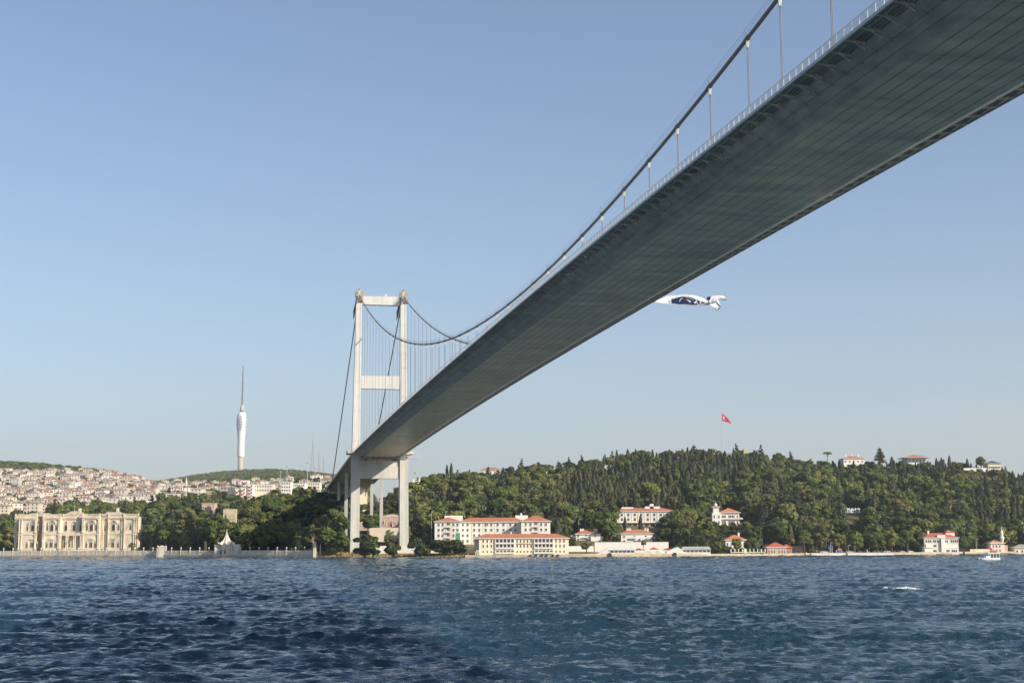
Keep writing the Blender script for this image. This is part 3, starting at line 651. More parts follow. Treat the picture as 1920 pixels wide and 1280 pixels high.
# outside stair with green netting
o = W(857, 1019, 898); t = thing('scaffold_stair', 'zigzag outdoor stair with green safety netting climbing the barracks terrace', 'stair', o)
GREEN = mat('green_netting', (0.10, 0.33, 0.22), 0.8, 0.2)
mb = MB(); mb.box(-.9, 1.9, -2, 0, -1, 6.6); mb.build('net_tower', GREEN, t)
for a, b in (((-7, -1.5, -3), (-.9, -1.5, 4.5)), ((-7, -.6, -3), (-.9, -.6, 4.5)), ((1.9, -1.2, 2.5), (5.5, -1.2, -2.5))):
    mb = MB(); mb.bar(a, b, .5, .18); 
    for k in range(9): q = Vector(a)+(Vector(b)-Vector(a))*k/8; mb.bar(q, q+Vector((0, 0, 1.1)), .07)
    mb.bar(Vector(a)+Vector((0, 0, 1.1)), Vector(b)+Vector((0, 0, 1.1)), .07); mb.build('stair_flight', STEEL, t)

# three-storey quayside building
Yf = 858.; s = S(Yf); o = W(981, 1040, Yf); Xf = lambda u: (u-981)*s
t = thing('quayside_hall', 'wide yellow three-storey building with red hipped roof standing on the quay', 'building', o, R(4))
h = 30*s; w0, w1 = Xf(899), Xf(1066)
mb = MB(); mb.box(w0, w1, 0, 13, -2.5, h); mb.build('wall', CREAM, t)
mb = MB(); mb.box(Xf(892), w0-.01, 2.5, 12, 3.2, h); mb.hexa([(w0-.3, 2.6, 1.5), (w0-.02, 2.6, 1.5), (w0-.02, 11.9, 1.5), (w0-.3, 11.9, 1.5), (Xf(892), 2.6, 3.18), (w0-.02, 2.6, 3.18), (w0-.02, 11.9, 3.18), (Xf(892), 11.9, 3.18)]); mb.build('oriel', GREY, t)
mb = MB(); mb.hip(Xf(891.5), w1, 0, 13, h+.02, 2.6, .8, 0, soff=1); rf = mb.build('roof', [TILE, FRAME], t)
for u in (905, 921, 926, 960, 993, 1031):
    mb = MB(); mb.box(Xf(u)-.4, Xf(u)+.4, 6, 6.9, h+1.5, h+4.3); mb.build('chimney', CREAM, rf)
for f, hh in ((.76, 1.75), (.46, 1.75), (.16, 1.0)):
    for u in (907, 914.5, 922, 970, 976.5, 983, 989.5, 996, 1042.5, 1050, 1057.5): link('window', window_mesh(.75, hh, 'bare', frame=CREAM), t, (Xf(u), -.06, f*h))
    for u0, u1 in ((929, 964), (1001.5, 1036.5)):
        mb = MB(); mb.box(Xf(u0), Xf(u1), -.9, -.01, f*h-.75, f*h-.58, 0)
        for k in range(6): x = Xf(u0+(u1-u0)*k/5); mb.box(x-.12, x+.12, -.88, -.02, f*h-.57, f*h+hh+.5, 0)
        mb.box(Xf(u0), Xf(u1), -.88, -.80, f*h-.5, f*h+.15, 0); mb.build('balcony', FRAME, t)
        for k in range(5): link('window', window_mesh(1.3, hh+.2, 'bare', frame=FRAME), t, (Xf(u0+(u1-u0)*(k+.5)/5), -.05, f*h-.1))
mb = MB(); mb.box(Xf(968), Xf(998), -.25, -.08, .66*h, .71*h); mb.build('sign_board', mat('brown_board', (0.25, 0.17, 0.12)), t)
place(889, 1066, Yf, 1040, 10)
for u in (893.5, 897):
    mb = MB(); mb.tube([(Xf(u-1), -2, -1), (Xf(u-.8), -2, 1.5), (Xf(u+.6), -1.4, 2.5), (Xf(u+2.2), -.6, 2.8)], .22, 8); mb.build('white_davit', FRAME, t)

# hotel on the slope
q = hit(1205, 986); Yh = q.y
h1 = house('hillside_hotel', 'long two-storey white hotel with glazed ground floor and red roof on the wooded slope', 'building', 1150, 1268, 959.5, 990, Yh, 16, 'hip', 2.4, WHITE,
           [(.73, lin(10, .04, .96)), (.45, lin(10, .04, .96))], 1.5, 2.0, 'plain')
w, h, d = h1['dims']; KEEP.append((1146, 1238, Yh-52, Yh+26))
mb = MB()
for x in lin(9, .095, .905): mb.box(x*w-w/2-.22, x*w-w/2+.22, -.25, 0, .40*h, h-.2)
mb.build('pilaster', CREAM, h1)
mb = MB(); mb.box(-w/2-.5, w/2+.5, -1.6, 0, .335*h, .36*h); mb.build('canopy', CREAM, h1)
for x in lin(9, .08, .80): link('window', window_mesh(w*.07, h*.2, 'bare'), h1, (x*w-w/2, -.06, .08*h))
mb = MB(); mb.box(-w/2-4.5, -w/2-.01, 2.5, 14, -4, h-.05); mb.build('side_wing', WHITE, h1)
for z in (.73, .45): link('window', window_mesh(1.5, 2.0), h1, (-w/2-2.2, 2.44, z*h))
mb = MB()
for a, b, z in ((.15, .34, 1.9), (.52, .76, 2.3), (.60, .66, 4.0)): mb.box((a-.5)*w, (b-.5)*w, 6.5, 9.5, h+1.0, h+1.4+z)
mb.build('roof_block', WHITE, h1)
# two white villas below it
for (u0, u1, e, b, lab) in ((1080, 1126, 1001.5, 1014, 'small white villa with red pyramid roof beside the quayside hall'), (1165, 1224, 1001, 1018, 'white terraced villa with red pyramid roof and white chimneys above the long retaining wall')):
    v = house('white_villa', lab, 'house', u0, u1, e, b, 925, 11, 'hip', 2.6, WHITE, [(.62, (.1, .42, .78)), (.12, (.1, .42, .78))], 1.2, 1.3, 'plain', TILE, 0, None, 0)
    w, h, d = v['dims']
    for x in (-.28, -.2, .28, .36):
        mb = MB(); mb.box(x*w-.6, x*w+.6, 4, 5.2, h+.3, h+3.4); mb.box(x*w-.75, x*w+.75, 3.85, 5.35, h+3.4, h+3.65); mb.build('chimney', WHITE, v)
    mb = MB(); mb.box(w*.1, w*.5+1.5, -2.6, -.01, -.5, h*.55); mb.box(w*.1, w*.5+1.5, -2.6, -2.45, h*.55, h*.68); mb.build('terrace', WHITE, v)
    mb = MB(); mb.box(-w*.22, -w*.02, -1.3, -.01, h*.50, h*.56); mb.box(-w*.22, -w*.02, -1.3, -1.2, h*.56, h*.72); mb.build('balcony', FRAME, v)
    mb = MB(); mb.box(-w/2-3.5, -w/2-.01, 1.5, 9, -3, h*.9); mb.build('side_wing', WHITE, v)
# white mansion with a domed corner tower
Ym = hit(1362, 985).y; s = S(Ym)
v = house('tower_mansion', 'white two-storey mansion with domed corner tower halfway up the wooded hill', 'house', 1352, 1386.5, 961.5, 985, Ym, 13, 'hip', 3.2, WHITE, [], 1, 1, over=1.0, roofm=tilemat('bright_clay_tiles', (0.5, 0.19, 0.09)))
KEEPM = Ym
w, h, d = v['dims']
for z in (.60, .16):
    for x in (-.42, -.34, -.26, -.05, .04, .13, .22, .40): link('window', window_mesh(.8, 1.9, 'bare'), v, (x*w, -.06, z*h))
mb = MB(); mb.box(-w/2-.2, w/2+2.2, -1.0, -.01, .50*h, .54*h); mb.box(-w/2-.2, w/2+2.2, -1.0, -.9, .54*h, .62*h); mb.build('balcony', FRAME, v)
mb = MB(); mb.box(-w/2-5.9, -w/2-.02, -1.5, 6, -4, h-.1); mb.box(-w/2-5.1, -w/2-1.2, -.9, 4.2, h-.1, h+3.9); mb.build('tower', WHITE, v)
for z in (.60, .16):
    for x in (-4.6, -1.5): link('window', window_mesh(.8, 1.9, 'bare'), v, (-w/2+x+.1, -1.56, z*h))
mb = MB(); mb.hip(-w/2-5.1, -w/2-1.2, -.9, 4.2, h+3.92, .9, .8, 0, soff=1); mb.build('roof', [TILE, FRAME], v)
mb = MB(); mb.lathe([(1.15, h+4.6), (1.15, h+5.3), (1.0, h+5.9), (.6, h+6.4), (.08, h+6.7), (.04, h+7.6)], 14, 0, -w/2-3.15, 1.65); mb.build('dome', WHITE, v, smooth=True)
KEEP.append((1316, 1392, Ym-100, Ym+22)); KEEP.append((1390, 1425, Ym-34, Ym+6))

# retaining wall, sheds, parasols on the quay terrace
o = W(1184, 1036, 884); s = S(884)
t = thing('retaining_wall', 'long cream retaining wall behind the quay terrace with red parasols', 'wall', o)
mb = MB(); mb.box((1116-1184)*s, (1253-1184)*s, 0, 1.2, -3, 19*s); mb.box((1116-1184)*s, (1253-1184)*s, -.1, 1.3, 19*s+.003, 19*s+.35); mb.box((1062-1184)*s, (1116-1184)*s-.01, .4, 1.4, -3, 13*s); mb.build('wall', WHITE, t)
KEEP.append((1060, 1255, 855, 905))
def shed(u0, u1, e, b, label, slope):
    Y = 866; s = S(Y); o = W((u0+u1)/2, b, Y); w = (u1-u0)*s; h = (b-e)*s
    t = thing('quay_pavilion', label, 'pavilion', o)
    mb = MB(); mb.box(-w/2, w/2, 0, 7, -1.5, h*.62); mb.build('wall', WHITE, t)
    mb = MB(); mb.hexa([(-w/2-.4, -.5, h*.62+.01), (w/2+.4, -.5, h*.62+.01), (w/2+.4, 7.4, h*.62+.01), (-w/2-.4, 7.4, h*.62+.01), (-w/2-.4, -.5, h*.68), (w/2+.4, -.5, h*.68), (w/2+.2, 7.4, h), (-w/2+1.2, 7.4, h)]); mb.build('roof', FRAME if slope else GREY, t)
    n = 7 if not slope else 6
    for k in range(n): link('window', window_mesh(w/n*.82, h*.26, 'bare'), t, (-w/2+w*(k+.5)/n, -.05, h*.28))
    return t
shed(1144, 1190, 1026, 1039, 'low white quay pavilion with a row of windows left of the parasols', True)
t = shed(1279, 1332, 1024.5, 1038.5, 'low white quay pavilion with grey roof right of the parasols', False)
mb = MB(); s = S(870); o = W(1134, 1039, 866); t = thing('canvas_lean_to', 'sloping white canvas lean-to at the left end of the quay pavilion', 'tent', o)
mb.prism([(-6.5, -.5), (3, -.5), (3, 4.2)], 0, 6); mb.build('canvas', FRAME, t)
PAR = []
def parasol(u, v, Y, m, lab, sc=1.0):
    p = W(u, v, Y); t = thing('parasol', lab, 'parasol', (p.x, Y, 1.6), 0, 'parasols on the quay terrace')
    zt = p.z-1.6; mb = MB(); mb.lathe([(2.9*sc, zt-1.25*sc), (2.95*sc, zt-1.0*sc), (.08, zt), (.03, zt+.3)], 8, 0, ph=.4); mb.build('canopy', m, t)
    mb = MB(); mb.tube([(0, 0, -.8), (0, 0, zt-.5)], .06, 6); mb.build('pole', FRAME, t)
for u, v, Y, m, lab, sc in ((1198, 1027, 868, RED, 'red parasol leftmost on the quay terrace', 1), (1211, 1027.5, 865, CANVAS, 'cream parasol just right of the leftmost red one', 1), (1226, 1025.5, 869, RED, 'peaked red parasol in the middle of the quay terrace', 1), (1221, 1031, 862, CANVAS, 'low cream parasol before the middle red one', .9), (1236, 1031, 862, CANVAS, 'low cream parasol nearest the middle of the terrace wall', .9), (1252, 1026.5, 868, RED, 'red parasol beside the white tent', 1)):
    parasol(u, v, Y, m, lab, sc)
o = W(1264, 1038, 864); t = thing('white_tent', 'white canvas tent between the last red parasol and the grey-roofed pavilion', 'tent', o)
mb = MB(); mb.prism([(-4.5, -.5), (5.5, -.5), (5.5, 1.8), (2.2, 4.1), (-4.5, 1.6)], 0, 6); mb.build('canvas', FRAME, t)
# quay walls
STONE = mat('quay_stone', (0.45, 0.38, 0.26), 0.9, 0.3, 0.5)
def strip(mb, uu, z0, z1, off, th, m=0):
    P = [PX(u, float(shore(u))+off, 1) for u in uu]
    for a, b in zip(P[:-1], P[1:]):
        mb.hexa([(a.x, a.y, z0), (b.x, b.y, z0), (b.x, b.y+th, z0), (a.x, a.y+th, z0), (a.x, a.y, z1), (b.x, b.y, z1), (b.x, b.y+th, z1), (a.x, a.y+th, z1)], m)
t = thing('stone_quay', 'stained stone quay from the yellow hall past the parasols to the pink building', 'quay')
mb = MB(); strip(mb, np.arange(872, 1521, 12), -2.5, 1.35, -2.0, 9); mb.build('quay_wall', STONE, t)
mb = MB(); strip(mb, np.arange(1060, 1345, 15), 1.35, 1.8, -1.0, .5); mb.build('parapet', STONE, t)
t = thing('park_quay', 'low stone quay of the waterside park and white mansion on the far right', 'quay')
mb = MB(); strip(mb, np.arange(1521, 1992, 12), -2.5, 1.5, -1.0, 9); mb.build('quay_wall', STONE, t)
tyre = MB(); tyre.lathe([(.25, -.2), (.55, -.22), (.6, 0), (.55, .22), (.25, .2)], 14); tm = tyre.mesh('tyre', [DARK])
for k, u in enumerate((995, 1005, 1016, 1025, 1037, 1046, 1143, 1265)):
    p = PX(u, float(shore(u))-2.3, 1.0); o = tag(link('tyre_fender', tm, None, p), 'black tyre hung on the quay wall in front of the yellow hall' if u < 1100 else ('large black tyre below the left quay pavilion' if u < 1200 else 'large black tyre below the parasols and tent'), 'tyre', 'tyres hung along the quay' )
    o.rotation_euler = (R(90), 0, 0); o.scale = (1.2,)*3 if u < 1100 else (2.2,)*3

# right-hand shore: house, pink building, dark shed, mansion, mosque, far house
house('quay_house', 'white house with orange hipped roof half hidden by garden trees', 'house', 1361, 1400, 1013, 1038, 900, 12, 'hip', 3.0, WHITE, [(.62, (.1, .3, .7, .9)), (.15, (.1, .3))], .9, 1.7, roofm=MATS['bright_clay_tiles'], chim=1)
o = house('pink_boathouse', 'low pink building with red roof standing at the water edge', 'building', 1439, 1475, 1026.5, 1041.5, 890, 12, 'hip', 3.0, PINK, [(.30, (.1, .24, .38, .62, .76, .9))], .7, 1.9, roofm=TILE_RED)
w, h, d = o['dims']
mb = MB(); mb.box(w/2+.01, w/2+3.7, 1.5, 11, -2, h*.95); mb.build('side_wing', mat('brick_render', (0.35, 0.16, 0.13)), o)
for x in (1.2, 2.6): link('window', window_mesh(.7, 1.6), o, (w/2+x, 1.44, .3*h))
mb = MB(); mb.hip(w/2-2, w/2+3.7, 1.5, 11, h*.95+.02, 2.0, .5); mb.build('roof', TILE_RED, o)
mb = MB(); mb.box(-w/2-.05, w/2+.05, -.3, -.01, h*.93, h*1.0); mb.build('cornice', FRAME, o)
o = W(1497, 1039, 894); s = S(894); t = thing('dark_shed', 'dark brown flat shed on the jetty beside the pink building', 'shed', o)
mb = MB(); mb.box(-10*s, 9*s, 0, 6, -.5, 15*s); mb.build('wall', mat('dark_boards', (0.055, 0.04, 0.038), .9), t)
mb = MB(); mb.box(-10.5*s, 9.5*s, -.3, 6.3, 15*s+.01, 16*s); mb.build('roof', DARK, t)
t = thing('timber_jetty', 'timber jetty on piles in front of the dark shed', 'jetty', W(1495, 1039, 888))
mb = MB(); mb.box(-7, 6, 0, 6, -.4, 0); mb.build('deck', STONE, t)
for x in (-6.6, -3.5, -.5, 2.5, 5.6): mb = MB(); mb.box(x-.25, x+.25, .2, .7, -3.5, 1.2 if x > 5 else -.41); mb.build('pile', CREAM, t)
for x in np.linspace(-6.5, 5.5, 5): mb = MB(); mb.box(x-.1, x+.1, .1, .3, 0.01, 1.3); mb.build('post', FRAME, t)
o = house('seaside_mansion', 'white three-storey seaside mansion with red roof at the far right waterside', 'house', 1734.5, 1797.5, 1009, 1038.5, 926, 13, 'hip', 3.0, WHITE, [(.74, (.06, .13, .19, .28, .33, .4, .47, .53, .62, .68, .8, .86, .92, .97)), (.45, (.28, .33, .47, .53)), (.13, (.28, .33, .53, .66, .71, .82, .87, .93))], 1.0, 1.5, 'bare', TILE_RED, 0, chim=2)
w, h, d = o['dims']
mb = MB(); mb.box(-.02*w, .10*w, -1.2, -.01, -.5, h-.3); mb.box(-.46*w, -.25*w, -.5, -.01, .4*h, .64*h); mb.build('bay', WHITE, o)
mb = MB(); mb.box(-.12*w, .12*w, -.4, 2, h+.3, h+2.0); mb.build('dormer', WHITE, o)
mb = MB(); mb.box(.2*w, .46*w, 4, 10, h+1.5, h+3.6); mb.hip(.2*w, .46*w, 4, 10, h+3.6, 1.0, .4, 1); mb.build('roof_turret', [WHITE, TILE_RED], o)
for z in (.37, .68): mb = MB(); mb.box(-w/2-.1, w/2+.1, -.25, -.01, z*h, z*h+.22); mb.build('string_course', FRAME, o)
mb = MB(); s_ = S(922); o2 = W(1766, 1038, 922); t = thing('garden_fence', 'pale garden fence along the quay before the white seaside mansion', 'fence', o2)
for x in np.linspace(-11, 11, 30): mb.box(x-.12, x+.12, 0, .2, -1, 1.3)
mb.box(-11, 11, .05, .15, .9, 1.05); mb.box(-11, 11, .05, .15, .3, .45); mb.build('palings', CREAM, t)
o = house('waterside_mosque', 'small cream mosque with red roof on the waterfront beyond the white boat', 'mosque', 1858.5, 1884, 1019, 1037.5, 948, 10, 'hip', 2.6, mat('pinkish_render', (0.72, 0.58, 0.50)), [(.60, (.18, .42, .66)), (.18, (.18, .42, .66))], .8, 1.7, 'bare', TILE_OLD)
w, h, d = o['dims']
mb = MB(); mb.box(w/2+.01, w/2+2.4, 1, 7, -1, h*.85); mb.build('porch', PINK, o)
mb = MB(); x = w/2-1.0; mb.lathe([(.95, h*.2), (.9, h+1.5), (1.5, h+3.2), (1.6, h+3.5), (1.6, h+4.2), (1.0, h+4.3), (.95, h+6.2), (1.25, h+6.4), (.75, h+7.6), (.3, h+8.6), (.08, h+10.8)], 12, 0, x, 1.5); mb.build('minaret', WHITE, o, smooth=False)
house('low_house', 'low cream house with grey tiled roof at the right edge of the waterfront', 'house', 1903, 1960, 1027, 1037, 950, 9, 'hip', 2.0, CREAM, [(.2, lin(6, .08, .92))], 1.0, 1.5, 'bare', mat('grey_tiles', (0.30, 0.27, 0.22)))
o = W(1838, 1037, 946); t = thing('garden_wall', 'cream garden wall on the quay left of the small mosque', 'wall', o); mb = MB(); mb.box(-6.5, 7, 0, .6, -1, 2.8); mb.build('wall', CREAM, t)
# floating bathing platforms
for i, (a, b, top, bot, lab) in enumerate(((1522, 1581, 1037, 1041, 'long pale bathing platform leftmost below the park'), (1590, 1644, 1037.5, 1041.5, 'pale bathing platform in the middle of the park quay'), (1645, 1676, 1036.3, 1039.3, 'short pale bathing platform on the right of the park quay'))):
    Y = 880+i*8; p = W((a+b)/2, bot, Y); s = S(Y); t = thing('bathing_platform', lab, 'platform', (p.x, Y, 0), 0, 'bathing platforms below the park')
    mb = MB(); mb.box(-(b-a)/2*s, (b-a)/2*s, 0, 5, -.4, 1.15); mb.build('pontoon', WHITE, t)
    mb = MB(); mb.box(-(b-a)/2*s-.05, (b-a)/2*s+.05, -.06, 5.05, 1.153, 1.3); mb.build('decking', CREAM, t)

# houses on the ridge and among the trees
def ridge(name, lab, u0, u1, e, b, Y, rh=2.0, roofm=None, wall=None, depth=11, over=.8, n=5, chim=0, roof='hip', group=None):
    return house(name, lab, 'house', u0, u1, e, b, Y, depth, roof, rh, wall, [(.35, lin(n, .1, .9))], 1.1, 1.6, 'bare', roofm, 0, group, chim, True, over, False, 14, None, (), 15)
ridge('ridge_house', 'white house with red roof on the ridge above the barracks', 901, 940, 881, 890, 1320, 2.4, TILE)
ridge('ridge_house', 'white house with pale roof on the ridge just right of the bridge pier', 800, 821, 893.5, 904, 1310, 1.4, TILE_OLD)
ridge('block_house', 'tall white blocky house beside the bridge pier on the wooded ridge', 774, 788, 897, 914, 1290, 1, None, WHITE, 10, roof='flat', n=2)
ridge('block_house', 'low white flat roofed house half behind the bridge pier', 750, 775, 906, 914, 1280, 1, None, WHITE, 10, roof='flat', n=2)
ridge('yellow_house', 'ochre yellow flat roofed house among trees right of the bridge pier', 788, 808, 907, 918, 1285, 1, None, mat('ochre_render', (0.72, 0.42, 0.14)), 10, roof='flat', n=3)
ridge('ridge_house', 'small house with faded roof and cypresses on the ridge, left of the red roofed one', 835, 856, 889.5, 895, 1315, 1.2, TILE_OLD)
ridge('ridge_villa', 'white villa with red roof on the skyline left of the wide eaved mansion', 1582, 1621, 859.5, 870, 1322, 2.6, TILE, depth=16, chim=3)
ridge('ridge_mansion', 'skyline mansion with very wide red eaves between the trees', 1702, 1736, 858, 870, 1325, 3.0, TILE, depth=18, over=4.2)
ridge('ridge_hall', 'cream hall with dark mansard roof at the right end of the skyline', 1853, 1877, 869, 882, 1322, 2.6, DARK, CREAM, depth=14, n=8)
ridge('ridge_house', 'low house with dull red roof under the hilltop flag', 1322, 1342, 851.5, 856, 1310, 1.0, TILE_OLD, CREAM, n=4)
ridge('glass_house', 'long grey glazed hilltop building under the flag', 1344, 1372, 849.5, 857, 1308, .5, GREY, mat('grey_blue_cladding', (0.33, 0.37, 0.42)), roof='flat', n=7)
ridge('stone_tower', 'small yellow stone tower ruin right of the hilltop flag', 1395, 1401, 842, 858, 1312, .5, CREAM, mat('yellow_stone', (0.60, 0.46, 0.26)), 4, roof='flat', n=1)
ridge('ridge_house', 'pale low house between cypresses left of the hilltop', 1024, 1052, 884.5, 890, 1270, .8, GREY, WHITE, roof='flat', n=5)
ridge('terrace_house', 'row of pale low terraces high in the wood left of the hilltop', 1134, 1178, 872.5, 880, 1240, .8, GREY, WHITE, roof='flat', n=8)
Yc = hit(1073, 938).y; house('stone_house', 'pale stone house half buried in the trees above the hotel', 'house', 1062, 1086, 929, 940, Yc, 9, 'flat', .5, CREAM, [], keep=True)
Yc = hit(1372, 915).y; house('ruined_lodge', 'ruined pale lodge with dark openings deep in the cypress wood', 'house', 1360, 1382, 908, 915, Yc, 9, 'flat', .5, CREAM, [(.25, lin(5, .1, .9))], 1.2, 1.2, 'bare', GREY)
Yc = hit(1408, 925).y; house('ruined_lodge', 'small white lodge at the right edge of the cypress wood', 'house', 1401, 1411, 916, 925, Yc, 7, 'flat', .5, WHITE, [(.3, (.5,))], 1.2, 1.2, 'bare', GREY)
o = W(1829, 881, 1312); t = thing('terrace_wall', 'pale terrace wall on the ridge left of the mansard roofed hall', 'wall', o); mb = MB(); s = S(1312); mb.box(-22*s, 22*s, 0, 1, -8, 4*s); mb.build('wall', WHITE, t)
KEEP.append((1806, 1852, 1290, 1320))
house('white_lodge', 'white gabled lodge in the trees behind the park', 'house', 1551, 1560, 984, 996, 985, 8, 'hip', 1.5, WHITE, [(.4, (.3, .7))], 1, 1.6, 'bare', TILE_OLD)
house('white_kiosk', 'small white kiosk with dark openings above the pink building', 'kiosk', 1421, 1430, 1011, 1022, 925, 3, 'flat', .3, WHITE, [(.35, (.3, .7))], 1.0, 1.6, 'bare', WHITE)
# pink hamam behind the pier and its walls
o = house('pink_bathhouse', 'old pink building with a great arch seen between the bridge pier legs', 'building', 716, 750, 969, 990, 985, 10, 'hip', 1.6, PINK, [], roofm=PINK, over=.2, down=5)
w, h, d = o['dims']
link('window', window_mesh(1.8, 4.2, 'arch', glass=mat('old_red_door', (0.22, 0.06, 0.04)), frame=CREAM), o, (.0, -.06, .1*h)); mb = MB()
arc = [(3.4*math.cos(a), 3.4*math.sin(a)+.25*h) for a in np.linspace(0, math.pi, 13)]
for a, b in zip(arc[:-1], arc[1:]): mb.bar((a[0], -.15, a[1]), (b[0], -.15, b[1]), .35, .3)
mb.build('arch_moulding', CREAM, o); link('window', window_mesh(1.0, 3.0, 'arch', frame=CREAM), o, (-.42*w, -.06, .35*h))
for u0, u1, e, b, lab in ((664, 694, 978, 990, 'long pink wall behind the left pier leg of the bridge'), (618, 650, 977, 985, 'pink terrace wall left of the bridge pier')):
    o = W((u0+u1)/2, b, 975); s = S(975); t = thing('pink_wall', lab, 'wall', o); mb = MB(); mb.box(-(u1-u0)/2*s, (u1-u0)/2*s, 0, 1.5, -1.5, (b-e)*s); mb.build('wall', PINK, t); KEEP.append((u0, u1, 968, 982))
o = W(715, 998, 955); s = S(955); t = thing('stone_terrace', 'stone terrace wall below the pink bathhouse', 'wall', o); mb = MB(); mb.box(-22*s, 33*s, 0, 1.5, -6, 9*s); mb.build('wall', CREAM, t); KEEP.append((690, 750, 925, 985))
o = W(735, 1037, 890); s = S(890); t = thing('white_site_wall', 'low white wall at the foot of the bridge pier', 'wall', o); mb = MB(); mb.box(-42*s, 95*s, 0, .6, -4, 14*s); mb.build('wall', WHITE, t)
o = W(427, 985, 1050); s = S(1050); t = thing('stepped_wall', 'tall cream stepped retaining wall among the park trees', 'wall', o); mb = MB()
mb.box(-11*s, 13*s, 4, 8, -8, 31*s)
for k in range(4): mb.box(-9*s+k*.6, 10*s, 1.5+k*.5, 4, -8+k*4.2, -4.2+k*4.2)
mb.build('wall', mat('tan_stone', (0.50, 0.42, 0.30), .9, .25, .4), t); KEEP.append((414, 441, 1049, 1060))
house('pink_house', 'pink house glimpsed through the park trees', 'house', 378, 402, 944, 966, 1120, 10, 'flat', .5, PINK, [(.5, (.3, .7))], 1.2, 1.8, 'bare', PINK, keep=False)
# ------------------------------------------------------------------ marble palace, its quay wall, pavilion
Yp = 1000.; s = S(Yp); o = W(140, 1031.5, Yp); Xp = lambda u: (u-140)*s
pal = thing('palace', 'ornate white marble palace of two storeys with arched windows at the far left waterfront', 'palace', o, R(-2))
h = 62*s; hm = 30.5*s
SEG = [(18, 32, 7), (32, 66, 1.2), (66, 78, 6.5), (78, 112, 0), (112, 140, 3.0), (140, 152, 3.0), (152, 186, 0), (186, 199, 2.6), (199, 229, 1.6), (229, 258, .9)]
GL2 = mat('curtained_window', (0.028, 0.03, 0.032), .2, .3, .5, spec=.5)
for u0, u1, y in SEG:
    mb = MB(); a, b = Xp(u0), Xp(u1); mb.box(a, b-.01, y, 8 if u0 > 185 else 14, -2, h)
    mb.box(a-.15, b+.12, y-.35, y+.5, hm-.35, hm+.25); mb.box(a-.1, b+.09, y-.2, y+.5, hm+.25, hm+.8)        # string course
    mb.box(a-.25, b+.22, y-.75, y+.5, h-.9, h-.35); mb.box(a-.15, b+.12, y-.45, y+.5, h-1.6, h-.9)            # cornice
    for k in range(max(2, int((b-a)/1.1))): x = a+(b-a)*(k+.5)/max(2, int((b-a)/1.1)); mb.box(x-.2, x+.2, y-.7, y-.2, h-1.58, h-1.05)
    mb.box(a-.1, b+.08, y-.25, y+.4, -.2, 1.0)
    mb.build('facade', MARBLE, pal)
    mb = MB(); mb.box(a, b-.01, y-.1, y+.35, h+.01, h+.35); mb.box(a, b-.01, y-.1, y+.35, h+1.55, h+1.9)           # balustrade
    for k in range(max(2, int((b-a)/.55))): x = a+(b-a)*(k+.5)/max(2, int((b-a)/.55)); mb.box(x-.13, x+.13, y, y+.25, h+.35, h+1.55)
    for x in (a+.4, b-.45): mb.box(x-.45, x+.45, y-.2, y+.6, h+.02, h+2.3)
    mb.build('balustrade', MARBLE, pal)
def pilasters(us, y, z0, z1, r=.42):
    for u in us:
        mb = MB(); mb.lathe([(r*1.35, z0), (r*1.35, z0+.5), (r, z0+.6), (r*.88, z1-.9), (r*1.3, z1-.5), (r*1.4, z1)], 10, 0, Xp(u), y-.35); mb.build('column', MARBLE, pal)
for z0, z1 in ((.9, hm-.4), (hm+.8, h-1.6)):
    pilasters((33, 37.5, 63, 65), 1.2, z0, z1); pilasters((79, 81.5, 108.5, 111), 0, z0, z1); pilasters((153, 155.5, 182.5, 185), 0, z0, z1)
    pilasters((188, 190.5), 2.6, z0, z1); pilasters((200.5, 226), 1.6, z0, z1); pilasters((231, 249, 253, 257), .9, z0, z1)
pilasters((113, 123, 126, 137, 140, 150), 0.3, .9, hm-1.2, .5)
mb = MB(); mb.box(Xp(111), Xp(152), -.2, 3.1, hm-1.2, hm-.2); mb.box(Xp(111), Xp(152), -.2, 0, hm-.2, hm+1.0); mb.box(Xp(110), Xp(153), -1.5, 3.1, -2, .6); mb.build('portico', MARBLE, pal)
def win(u, y, z, w, hh, kind): link('window', window_mesh(w, hh, kind, glass=GL2, frame=MARBLE), pal, (Xp(u), y-.06, z))
zu, zl = hm+2.0, 1.9
for c, y, d in ((58, 1.2, 9.5), (95.5, 0, 8.3), (170, 0, 8.3), (210, 1.6, 9.7)):
    win(c, y, zu, 2.2, 7.0, 'arch'); win(c, y, zl, 2.2, 5.2, 'blind')
    for e in (-1, 1): win(c+e*d, y, zu+.4, 1.35, 4.8, 'blind'); win(c+e*d, y, zl, 1.35, 4.4, 'blind')
    mb = MB(); arc = [(2.6*math.cos(a), zu+4.6+2.6*math.sin(a)) for a in np.linspace(0, math.pi, 13)]
    for a, b in zip(arc[:-1], arc[1:]): mb.bar((Xp(c)+a[0], y-.3, a[1]), (Xp(c)+b[0], y-.3, b[1]), .5, .5)
    mb.prism([(Xp(c)-2.1, zl+5.7), (Xp(c)+2.1, zl+5.7), (Xp(c), zl+7.0)], y-.6, y); mb.build('window_hood', MARBLE, pal)
for c in (119, 134.5, 147.5): win(c, 3.0, zu, 2.0, 6.6, 'arch'); win(c, 3.0, zl, 2.4, 6.6, 'blind')
win(243, .9, zu+.4, 1.5, 4.8, 'blind'); win(72, 6.5, zu, 1.4, 4.8, 'blind'); win(72, 6.5, zl, 1.4, 4.4, 'blind'); win(25, 7, zu, 1.4, 5, 'blind'); win(25, 7, zl, 1.4, 5, 'blind'); win(192, 2.6, zu, 1.2, 4.6, 'blind')
